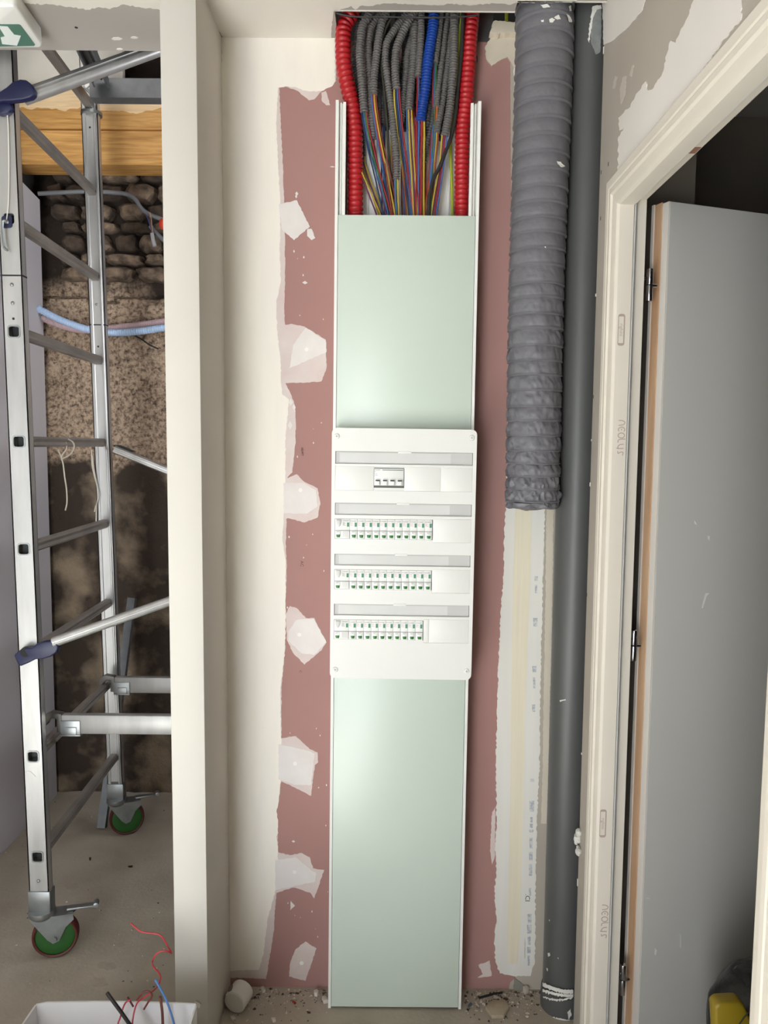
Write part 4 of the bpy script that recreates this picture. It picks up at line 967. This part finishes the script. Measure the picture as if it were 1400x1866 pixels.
# ---------------------------------------------------------------- single wires fanning down behind the green cover
WC = {'red': (172, 34, 44), 'blue': (66, 112, 178), 'yellow': (218, 188, 62), 'brown': (150, 62, 36), 'green': (62, 128, 58), 'navy': (26, 52, 92), 'orange': (212, 122, 50), 'purple': (122, 52, 98), 'teal': (44, 104, 124)}
WM = {k: M(k + '_wire', tuple(c * .86 for c in v), .45, var=.03) for k, v in WC.items()}
def side(x): return 'left' if x < 726 else 'middle' if x < 764 else 'right'
NW = 0
def wires(x, y, cols, xb, dep, spread=2.6, sb=4.2, r=1.35, bow=0):
    """wires leaving the end of a conduit at (x, y), meeting the edge of the cover around xb"""
    global NW
    n = len(cols); dep = end_depth(x, y, dep)
    for i, c in enumerate(cols):
        rnd = random.Random(NW * 7 + 3); o = i - (n - 1) / 2
        xs, xe = x + o * spread, xb + o * sb + rnd.uniform(-.8, .8)
        H = 430 - y; q = []
        for t in (-.03, .08, .3, .55, .8, 1.0):
            s = max(t, 0); s = s * s * (3 - 2 * s) * .6 + s * .4
            q.append((xs + (xe - xs) * s + bow * sin(pi * max(t, 0)) + rnd.uniform(-.7, .7) * (0 < t < 1), y + H * t))
        ds = [dep + .003 * ((NW * 5) % 3 - 1) * (1 if k > 1 else .3) + ((1.892 - dep) * min(1, 2.2 * t_) if dep < 1.892 else -.004 * t_) for k, t_ in enumerate((0, .08, .3, .55, .8, 1))]
        P = [PY(a, b_, d_) for (a, b_), d_ in zip(q, ds)]
        sd = side(x)
        solo('wire', MB().tube(curve_pts(P, .02), r * dep / F, 6), WM[c], P[0], 'thin %s wire in the %s part of the wire fan above the green cover' % (c, sd), 'wire', '%s wires, %s part of the fan' % (c, sd))
        NW += 1
wires(664, 204, ['navy', 'blue', 'green', 'red'], 711, FR, 2.8, 4.5, 1.4)
wires(681, 173, ['blue', 'red', 'yellow', 'brown'], 723, 1.872, 2.4, 4.0, 1.45)
wires(679, 254, ['purple', 'blue', 'red'], 713, MD, 2.6, 4)
wires(690, 201, ['navy', 'brown'], 716, BK, 3, 4)
wires(698, 230, ['navy', 'blue', 'navy'], 701, BB - .006, 2.6, 4)
wires(661, 284, ['yellow', 'purple', 'yellow'], 703, BK, 2.6, 5.5)
wires(646, 270, ['purple', 'yellow'], 700, 1.9, 3, 7)
wires(722.5, 326, ['blue', 'green', 'yellow'], 726, FR, 2.2, 2.4)
wires(714, 250, ['yellow', 'brown'], 715, BK, 3, 4)
wires(723, 163, ['yellow', 'navy', 'blue', 'red'], 750, 1.87, 3.0, 3.6, 1.5)
wires(731.5, 222, ['brown', 'orange'], 745, MD, 2, 4)
wires(745.6, 200, ['blue', 'yellow', 'purple', 'yellow'], 757, FR, 3.0, 3.0)
wires(762, 140, ['red', 'blue'], 760, 1.875, 2.6, 4)
wires(752, 190, ['yellow', 'red'], 764, MD, 3, 4)
wires(766, 221, ['red', 'blue', 'red', 'yellow'], 765, 1.868, 4.6, 5.2, 2.1)
wires(762, 225, ['purple', 'green'], 770, MD, 5, 6)
wires(792.6, 116, ['red', 'blue', 'green'], 782, 1.872, 2.4, 3, 1.4)
wires(795.6, 194, ['brown', 'orange'], 774, MD, 2.2, 5)
wires(795.7, 242, ['blue', 'yellow', 'brown'], 779, 1.876, 3, 3.2)
wires(810.4, 248, ['yellow', 'purple', 'red', 'blue'], 787, FR, 2.8, 3, 1.4)
wires(773.6, 296, ['yellow', 'orange', 'red'], 772, BK, 2, 3.4)
wires(735, 300, ['brown', 'blue', 'navy'], 738, BB, 3, 4.4)

# ---------------------------------------------------------------- ventilation duct and drain pipe in the corner
DUCT = M('grey_duct_fabric', (112, 111, 116), .48, var=.05, scale=14, bump=.25, bscale=45)
dt = thing('flexible_duct', PY(971, 920, 1.875), 'crumpled grey flexible ventilation duct hanging from the ceiling', 'duct')
RING = [-14, 17, 46, 76, 107, 138, 168, 199, 230, 260, 291, 321, 351, 379, 407, 433, 461, 490, 523, 547, 577, 602, 633, 660, 685, 712, 741, 766, 793, 820, 843, 866, 889, 911, 925]
def dcx(py):
    for (a, b_), (c_, d_) in zip([(-30, 993), (100, 992), (300, 985.5), (520, 977.5), (700, 974), (911, 970.5)], [(100, 992), (300, 985.5), (520, 977.5), (700, 974), (911, 970.5), (960, 970)]):
        if py <= c_: return b_ + (d_ - b_) * (py - a) / (c_ - a)
    return 970
YD = 1.860
secs = []; NA = 110; rings_w = []
def dring(py, rr, wr_, top=False):
    c = PY(dcx(py), py, YD); out = []
    for k in range(NA):
        a = 2 * pi * k / NA
        s = wr_ * (noise.noise(Vector((cos(a) * 3.2, sin(a) * 3.2, c.z * 34))) + .75 * (1 - 2 * abs(noise.noise(Vector((cos(a) * 6 + c.z * 20, sin(a) * 6, c.z * 60))))) - .35)
        out.append(Vector((c.x + (rr + s) * cos(a), YD + (rr + s) * sin(a), c.z + wr_ * .9 * noise.noise(Vector((cos(a) * 2, sin(a) * 2, c.z * 20 + 7))))))
    return out
for i in range(len(RING) - 1):
    y0, y1 = RING[i], RING[i + 1]; f = i / len(RING)
    R0 = lerp(.0659, .0627, f); wr_ = .0008 + .0066 * max(0, (f - .40) / .60) ** 1.1 + (.002 if i > 30 else 0)
    for t, dr_, wk in ((0, .0012, .15), (.06, .0016, .15), (.13, -.0028, .5), (.22, -.0018, .9), (.32, -.001, 1), (.43, -.0002, 1), (.54, .0004, 1), (.65, .0006, 1), (.76, .0008, 1), (.85, .0006, .8), (.93, .0002, .5)):
        secs.append(dring(y0 + (y1 - y0) * t, R0 + dr_, wr_ * wk))
secs.append(dring(925, .060, .006)); secs.append(dring(920, .045, .006))
part('duct_sleeve', MB().loft(secs, cap=False), DUCT, dt, smooth=60)
for i in range(0, len(RING) - 1):
    f = i / len(RING); c = PY(dcx(RING[i] + 1), RING[i] + 1, YD); rr = lerp(.0669, .0634, f)
    part('wire_ring', MB().tube([Vector((c.x + rr * cos(2 * pi * k / 40), YD + rr * sin(2 * pi * k / 40), c.z)) for k in range(41)], .0016, 6, cap=False), DUCT, dt)
mb = MB(); c0 = PY(968, 921, YD - .04)
mb.loft([[c0 + Vector((.040 * cos(a) * s + .004 * noise.noise(Vector((a, s, 1))), -.02 * sin(a) * s, h + .006 * noise.noise(Vector((a * 1.3, 2, s))))) for a in [2 * pi * k / 24 for k in range(24)]] for s, h in ((1.12, .005), (1.08, -.001), (.93, -.007), (.5, -.009))])
part('crumpled_lip', mb, DUCT, dt)
part('torn_flap', MB().prism([PY(x, y, YD - .03) for x, y in ragged([(990, 914), (1006, 909), (1018, 909), (1019, 917), (1016, 924), (1008, 918), (1000, 915)], 3, .8, 5)], (0, .004, 0)), DUCT, dt)
PL = M('white_plaster_blob', (226, 224, 218), .8, var=.02)
def on_duct(px, py):
    d = ray(px, py); o = CAM_P
    c = PY(dcx(py), py, YD); a = d.x ** 2 + d.y ** 2; bx_, by_ = o.x - c.x, o.y - YD
    b_ = 2 * (d.x * bx_ + d.y * by_); cc = bx_ ** 2 + by_ ** 2 - .0684 ** 2; D = b_ * b_ - 4 * a * cc
    t = (-b_ - math.sqrt(max(D, 0))) / (2 * a); return o + d * t
for i, q in enumerate([[(985, 9), (998, 8), (1003, 13), (990, 15)], [(1001, 36), (1007, 33), (1012, 36), (1008, 41), (1002, 41)], [(986, 37), (991, 36), (991, 40), (987, 40)], [(1010, 32), (1018, 27), (1022, 35), (1016, 36)], [(1033, 26), (1040, 32), (1043, 40), (1037, 40)], [(1037, 12), (1041, 10), (1042, 20), (1038, 20)], [(1015, 294), (1022, 295), (1026, 300), (1030, 303), (1024, 305), (1017, 299)], [(992, 450), (995, 449), (995, 452)]]):
    part('plaster_blob', MB().prism([on_duct(*p) for p in ragged(q, 2.5, .8, i)], (0, -.0012, 0)), PL, dt)
PIPE = M('grey_pvc', (84, 85, 84), .42, var=.03, scale=6)
XP, YP, RP_ = .4748, 1.8905, .0505
pp = thing('drain_pipe', (XP, YP, 0), 'grey plastic drain pipe in the corner with white plaster smeared at its foot', 'pipe')
part('pipe', MB().lathe((XP, YP, 0), (0, 0, 1), [(RP_, .02), (RP_, 2.8)], 48), PIPE, pp)
part('socket', MB().lathe((XP, YP, 0), (0, 0, 1), [(RP_ + .0045, .0), (RP_ + .0045, .040), (RP_ + .003, .052), (RP_, .054)], 48), PIPE, pp)
def on_pipe(px, py, r=RP_):
    d = ray(px, py); bx_, by_ = -XP, -YP; a = d.x ** 2 + d.y ** 2; b_ = 2 * (d.x * bx_ + d.y * by_); cc = bx_ ** 2 + by_ ** 2 - r * r; D = b_ * b_ - 4 * a * cc
    return CAM_P + d * ((-b_ - math.sqrt(max(D, 0))) / (2 * a))
rnd = random.Random(12)
def smear(y0f, y1f, x0, x1, seed, mat=PL, r=RP_ + .001):
    """band of plaster wrapped round the front of the pipe between two wavering edges"""
    secs = []; n = 26
    for i in range(n + 1):
        x = x0 + (x1 - x0) * i / n; a, b_ = on_pipe(x, y0f(x) + noise.noise(Vector((i * .7, seed, 0))) * 3, r), on_pipe(x, y1f(x) + noise.noise(Vector((i * .9, seed, 5))) * 4, r)
        o = Vector((a.x - XP, a.y - YP, 0)).normalized() * .0012
        secs.append([a, b_, b_ - o, a - o])
    return MB().loft(secs)
s1 = lambda x: 1783 + (x - 988) * .55 + (8 if x < 996 else 0)
part('plaster_smear', smear(lambda x: 1790 + 14 * sin((x - 988) / 60 * pi * .6), lambda x: 1797 + 14 * sin((x - 988) / 60 * pi * .6), 989, 1045, 1, r=RP_ + .0056), PL, pp)
part('plaster_smear', smear(lambda x: 1802 + 10 * sin((x - 988) / 60 * pi * .6), lambda x: 1807 + 10 * sin((x - 988) / 60 * pi * .6), 989, 1045, 2, r=RP_ + .0056), PL, pp)
part('plaster_smear', smear(lambda x: 1815 + 6 * sin((x - 988) / 60 * pi), lambda x: 1817 + 7 * sin((x - 988) / 60 * pi), 990, 1043, 3, r=RP_ + .0056), PL, pp)
part('plaster_smear', smear(lambda x: 1852 + .2 * (x - 1000), lambda x: 1856 + .2 * (x - 1000), 1000, 1040, 4, r=RP_ + .0058), PL, pp)
def pipe_blob(q, seed, r=RP_ + .0012): part('plaster_blob', MB().prism([on_pipe(*p, r) for p in ragged(q, 3, 1.0, seed)], (0, -.001, 0)), PL, pp)
for i, q in enumerate([[(998, 1737), (1002, 1736), (1003, 1741), (999, 1743)], [(1016, 1745), (1018, 1745), (1018, 1748)], [(996, 1764), (998, 1764), (998, 1770)], [(1000, 1676), (1002, 1676), (1002, 1679)], [(1020, 1276), (1031, 1274), (1031, 1276), (1021, 1279)], [(1034, 1845), (1040, 1838), (1042, 1850), (1036, 1858)]]): pipe_blob(q, 30 + i, RP_ + (.006 if q[0][1] > 1800 else .0012))
SM = M('plaster_smear_grey', (150, 152, 150), .7, col2=(120, 122, 122), scale=40)
part('plaster_smear', MB().prism([on_pipe(*p, RP_ + .0008) for p in ragged([(1083, 12), (1090, 10), (1096, 14), (1096, 60), (1094, 95), (1086, 100), (1077, 78), (1077, 50)], 4, .8, 9)], (0, -.0008, 0)), SM, pp)
pipe_blob([(1080, 12), (1095, 9), (1097, 16), (1088, 18), (1082, 30), (1079, 45), (1076, 62), (1074, 78), (1072, 74), (1074, 50), (1078, 25)], 41, RP_ + .0018)
part('wall_strip', MB().box(.5195, .5225, 1.80, 1.83, 0, .42), PIPE, pp) if False else None

# ---------------------------------------------------------------- loose things on the floor
WOOL = M('mineral_wool', (222, 220, 212), .95, var=.06, scale=80, bump=.8, bscale=120)
t = thing('wool_tuft', PX(1054, 1530, .4815), 'tuft of white mineral wool poking out beside the drain pipe', 'insulation')
for x, y, r in ((1053, 1528, .010), (1055, 1517, .008), (1055, 1552, .008), (1051, 1534, .006), (1054, 1545, .005)):
    c = PX(x, y, .478); mb = MB(); secs = []
    for i in range(7):
        th = -pi / 2 + pi * i / 6
        secs.append([c + Vector((cos(a) * max(cos(th), .03), sin(a) * max(cos(th), .03), 1.3 * sin(th))) * r * (1 + .45 * noise.noise(Vector((cos(a) * 2 + x, sin(a) * 2 + th * 2, y)))) for a in [2 * pi * k / 12 for k in range(12)]])
    part('tuft', mb.loft(secs), WOOL, t)
# cap of a plastic pipe leaning on the partition
cc = Vector((-.366, 1.868, .031)); ax = Vector((-.28, -.86, -.06)).normalized()
cp = thing('pipe_cap', (-.366, 1.868, 0), 'white plastic pipe cap lying in the corner by the cream partition', 'pipe cap')
part('cap_body', MB().lathe(cc + ax * .022, -ax, [(.0, 0), (.026, .0), (.0295, .0025), (.0300, .006), (.0300, .046), (.0275, .046), (.0275, .008), (.0, .008)], 36), M('matt_white_plastic', (214, 211, 204), .5, var=.02), cp, smooth=30)
q = cc + Vector((-.017, .0, .022)); part('notch', MB().obox(q + Vector((-.002, -.004, .0035)), (.004, 0, .003), (0, .009, 0), (-.001, 0, .0015)), M('cap_shadow_grey', (120, 112, 100), .8), cp, 'shade of the rim slot, as a grey piece')  # grey piece laid on the rim in the colour of the slot's shade
# cardboard box
CARD = M('white_cardboard', (226, 224, 224), .7, var=.02, scale=4); CARDE = M('grey_card_edge', (140, 128, 116), .85)
X0, X1, Yb, Yf, Zb = -.741, -.396, 1.556, 1.26, .25
bx = thing('cardboard_box', ((X0 + X1) / 2, (Yb + Yf) / 2, 0), 'open white cardboard box holding wire scraps, in front of the partition', 'box')
def card(p, q, z0, z1, th): 
    return MB().bar((p[0], p[1], (z0 + z1) / 2), (q[0], q[1], (z0 + z1) / 2), th, z1 - z0)
n_ = 14; arch = [(X0 + (X1 - X0) * i / n_, Yb, Zb + .004 * sin(pi * i / n_) - (.004 if i == 0 else 0)) for i in range(n_ + 1)]
part('back_panel', MB().prism([(X0, Yb, 0.003)] + [(X1, Yb, 0.003)] + arch[::-1], (0, .004, 0)), CARD, bx)
part('left_panel', card((X0, Yb), (X0 - .012, Yf), .003, Zb - .004, .004), CARD, bx); part('right_panel', card((X1, Yb), (X1 + .004, Yf), .003, Zb - .002, .004), CARD, bx)
part('front_panel', card((X0 - .012, Yf), (X1 + .004, Yf), .003, Zb - .01, .004), CARD, bx); part('bottom_panel', MB().box(X0 - .01, X1, Yf, Yb, .001, .004), CARD, bx)
part('torn_corner', MB().prism([PY(x, y, Yb - .01) for x, y in ragged([(355, 1825), (362, 1827), (366, 1831), (364, 1838), (359, 1834)], 2, .6, 3)], (0, .004, 0)), CARDE, bx)
def scrap(name, q, y, r, mat, lab):
    ys = y if isinstance(y, (list, tuple)) else [y] * len(q)
    P = curve_pts([PY(a, b_, yy) for (a, b_), yy in zip(q, ys)], .006)
    return solo(name, MB().tube(P, r, 8), mat, P[0], lab, 'wire')
RW_ = M('red_scrap_wire', (186, 50, 58), .45); BW_ = M('brown_scrap_wire', (110, 66, 56), .5); 
scrap('red_wire', [(238, 1682), (247, 1690), (256, 1697), (270, 1700), (288, 1702), (297, 1709), (306, 1725), (313, 1737), (305, 1733), (294, 1733), (283, 1741), (278, 1752), (280, 1762), (289, 1772), (293, 1781), (289, 1795), (280, 1805), (262, 1818), (248, 1832), (240, 1880), (236, 2000), (240, 2080)], [1.62] * 8 + [1.61] * 4 + [1.58] * 4 + [1.54, 1.535, 1.52, 1.5, 1.47, 1.45], .0017, RW_, 'long curly red wire rising from the cardboard box beside the partition')
scrap('red_wire', [(238, 1822), (230, 1826), (225, 1835), (219, 1855), (214, 1880), (212, 2000), (216, 2075)], 1.525, .0017, M('pink_scrap_wire', (190, 66, 84), .45), 'short pinkish red wire curling over the black cable in the box')
scrap('brown_wire', [(249, 1823), (258, 1811), (266, 1806), (274, 1808), (277, 1815), (272, 1823), (262, 1840)], [1.53] * 7, .0020, M('dark_red_wire', (108, 44, 40), .5), 'dark red wire loop sticking up from the cardboard box')
scrap('brown_wire', [(233, 1817), (237, 1824), (244, 1836)], [1.53] * 3, .0020, MATS['dark_red_wire'], 'stub of dark wire at the rim of the cardboard box')
scrap('black_cable', [(195, 1809), (208, 1827), (222, 1846), (236, 1866), (246, 1880), (300, 1960), (350, 2060)], 1.50, .0038, M('black_scrap', (38, 32, 32), .5), 'thick black cable end standing out of the cardboard box')
scrap('blue_wire', [(283, 1785), (291, 1799), (301, 1818), (310, 1841), (318, 1868), (322, 1880), (346, 2000), (350, 2060)], 1.51, .0022, M('blue_scrap_wire', (84, 128, 190), .45), 'pale blue wire standing out of the cardboard box')
scrap('brown_wire', [(292, 1816), (294, 1830), (296, 1848), (297, 1880), (300, 2000), (304, 2060)], 1.52, .0030, BW_, 'brown cable standing out of the cardboard box next to the blue wire')
# yellow can in a black bag beyond the door
bg_ = thing('black_bag', (.80, 1.50, 0), 'black plastic bag crumpled round a yellow can behind the door jamb', 'bag')
YBG = 1.50; secs = []
sil = [(1990, 1296), (1920, 1291), (1866, 1289), (1842, 1291), (1822, 1297), (1806, 1308), (1796, 1318), (1788, 1326), (1782, 1332), (1779, 1338)]
for i, (yy_, xx_) in enumerate(sil):
    l_ = PY(xx_, yy_, YBG); cx_ = .905; R_ = cx_ - l_.x
    secs.append([Vector((cx_ + R_ * cos(a), YBG + .13 * (1 - .05 * i) * sin(a), l_.z + (.03 if i > 6 and cos(a) > -.2 else 0))) + Vector((cos(a) * .4, sin(a), .5)) * .018 * noise.noise(Vector((cos(a) * 3, sin(a) * 3, l_.z * 16))) for a in [2 * pi * k / 40 for k in range(40)]])
part('bag_body', MB().loft(secs), M('black_film', (20, 19, 19), .32, var=.05, bump=.5, bscale=30), bg_, smooth=50)
kn = PY(1372, 1782, YBG)
part('bag_knot', MB().loft([[kn + Vector((.03 * s * cos(a) + .02 * noise.noise(Vector((a, s, 1))), .03 * s * sin(a), h)) for a in [2 * pi * k / 14 for k in range(14)]] for s, h in ((1.5, -.04), (1.2, -.01), (1.3, .005), (.9, .012))]), MATS['black_film'], bg_)
yc = thing('yellow_can', (.79, 1.385, 0), 'yellow plastic can half wrapped in the black bag behind the door jamb', 'can')
A0 = [PY(x, y, 1.335) for x, y in [(1303, 1836), (1312, 1829), (1350, 1827), (1358, 1833), (1372, 1866), (1378, 1890), (1384, 1990), (1310, 1990), (1306, 1890)]]
part('can_body', MB().prism(A0, (0, .03, 0)), M('dull_yellow', (142, 120, 22), .45, var=.05), yc, bevel=.01, seg=3)
part('can_seam', MB().tube([PY(x, y, 1.333) for x, y in ((1348, 1866), (1357, 1853), (1365, 1845))], .0012, 6), BLACK, yc)

# rubble along the foot of the wall
def chip(mb, p, r, rnd, flat=.5):
    n = 5; a0 = rnd.uniform(0, 6)
    ang = [a0 + 2 * pi * k / n + rnd.uniform(-.4, .4) for k in range(n)]
    mb.loft([[Vector((p.x + r * s * cos(a) * rnd.uniform(.7, 1.3), p.y + r * s * sin(a) * rnd.uniform(.7, 1.3), max(p.z + h, .0004))) for a in ang] for s, h in ((1, 0), (.8, r * flat), (.3, r * flat * 1.3))])
rnd = random.Random(77)
mb = MB(); CR = M('floor_crumbs', (206, 196, 184), .95, col2=(78, 66, 54), scale=70, detail=1, sharp=(.42, .58))
for i in range(620):
    zone = rnd.random()
    if zone < .55: x, y = rnd.uniform(846, 992), 1806 + abs(rnd.gauss(0, 22))
    elif zone < .75: x, y = rnd.uniform(455, 600), 1801 + abs(rnd.gauss(0, 14))
    elif zone < .87: x, y = rnd.uniform(395, 600), rnd.uniform(1805, 1866)
    else: x, y = rnd.uniform(0, 300), rnd.uniform(1460, 1800)
    p = PZ(x, y, 0)
    if (p.y > YB - .006 and x > 400) or x > 986 or (595 < x < 848 and p.y > 1.86): continue
    if abs(p.x + .93) < .1 and (abs(p.y - 2.07) < .1 or abs(p.y - 2.76) < .1): continue
    chip(mb, p, rnd.choice((.0015, .002, .002, .003, .004)), rnd)
solo('floor_crumbs', mb, CR, (.3, 1.9, 0), kind='stuff', smooth=0)
def bit(name, q, col, lab, cat, h=.004, group=None):
    P = [PZ(a, b_, .0008) for a, b_ in q]
    solo(name, MB().prism(P, (0, 0, h)), M(lab[:20], col, .8, var=.08, scale=60), P[0], lab, cat, group, bevel=.0008)
bit('plaster_chip', [(475, 1803), (481, 1801), (484, 1808), (479, 1811)], (214, 206, 196), 'white plaster chip on the floor near the pipe cap', 'debris', .008)
bit('plaster_chip', [(572, 1812), (577, 1809), (581, 1813), (578, 1817), (573, 1816)], (216, 204, 192), 'pinkish white plaster chip left of the wiring trunk foot', 'debris', .012)
bit('plaster_chip', [(587, 1822), (594, 1820), (598, 1828), (590, 1830)], (210, 204, 192), 'plaster chip touching the left foot of the wiring trunk', 'debris', .010)
bit('plaster_chip', [(494, 1858), (502, 1857), (503, 1863), (497, 1864)], (222, 216, 206), 'white plaster chip on bare floor below the pink wall', 'debris', .006)
bit('plaster_chip', [(420, 1857), (427, 1855), (430, 1861), (424, 1864)], (190, 182, 170), 'grey-white chip at the lower left of the niche floor', 'debris', .008)
bit('red_chip', [(532, 1826), (535, 1825), (540, 1829), (537, 1831)], (150, 48, 44), 'small red wire offcut on the niche floor', 'debris', .004)
bit('blue_chip', [(852, 1834), (858, 1828), (861, 1831), (855, 1837)], (96, 108, 122), 'blue-grey wire offcut by the right foot of the trunk', 'debris', .004)
bit('black_strap', [(872, 1818), (902, 1810), (917, 1808), (916, 1811), (903, 1813), (874, 1821)], (26, 25, 25), 'black plastic strap lying in the rubble right of the trunk', 'strap', .003)
bit('plaster_lump', [(885, 1840), (898, 1828), (922, 1830), (928, 1842), (918, 1856), (896, 1857)], (176, 162, 140), 'flat lump of dried plaster in the rubble right of the trunk', 'debris', .010)
bit('plaster_chip', [(953, 1806), (960, 1803), (964, 1809), (957, 1813)], (206, 198, 186), 'pale chip in the rubble next to the drain pipe', 'debris', .014)
bit('dark_chip', [(162, 1564), (166, 1563), (166, 1567), (163, 1568)], (44, 36, 30), 'dark chip on the floor beside the scaffold', 'debris', .003)
bit('dark_chip', [(233, 1579), (242, 1578), (241, 1581), (235, 1581)], (60, 44, 34), 'brown splinter on the floor between scaffold and partition', 'debris', .003)
for i, (x, y, w_, h_) in enumerate([(131, 1615, 15, 7), (192, 1640, 0, 0), (190, 1480, 9, 5), (180, 1790, 18, 9), (195, 1760, 20, 8), (215, 1722, 16, 5)]):
    if w_: part('plaster_stain', MB().prism([PZ(*p, .0003) for p in ragged([(x + w_ * cos(a), y + h_ * sin(a)) for a in [.4 + k for k in range(6)]], 3, 1.5, i)], (0, 0, .0006)), M('floor_stain', (168, 158, 142), .9, var=.06, scale=60), fl)
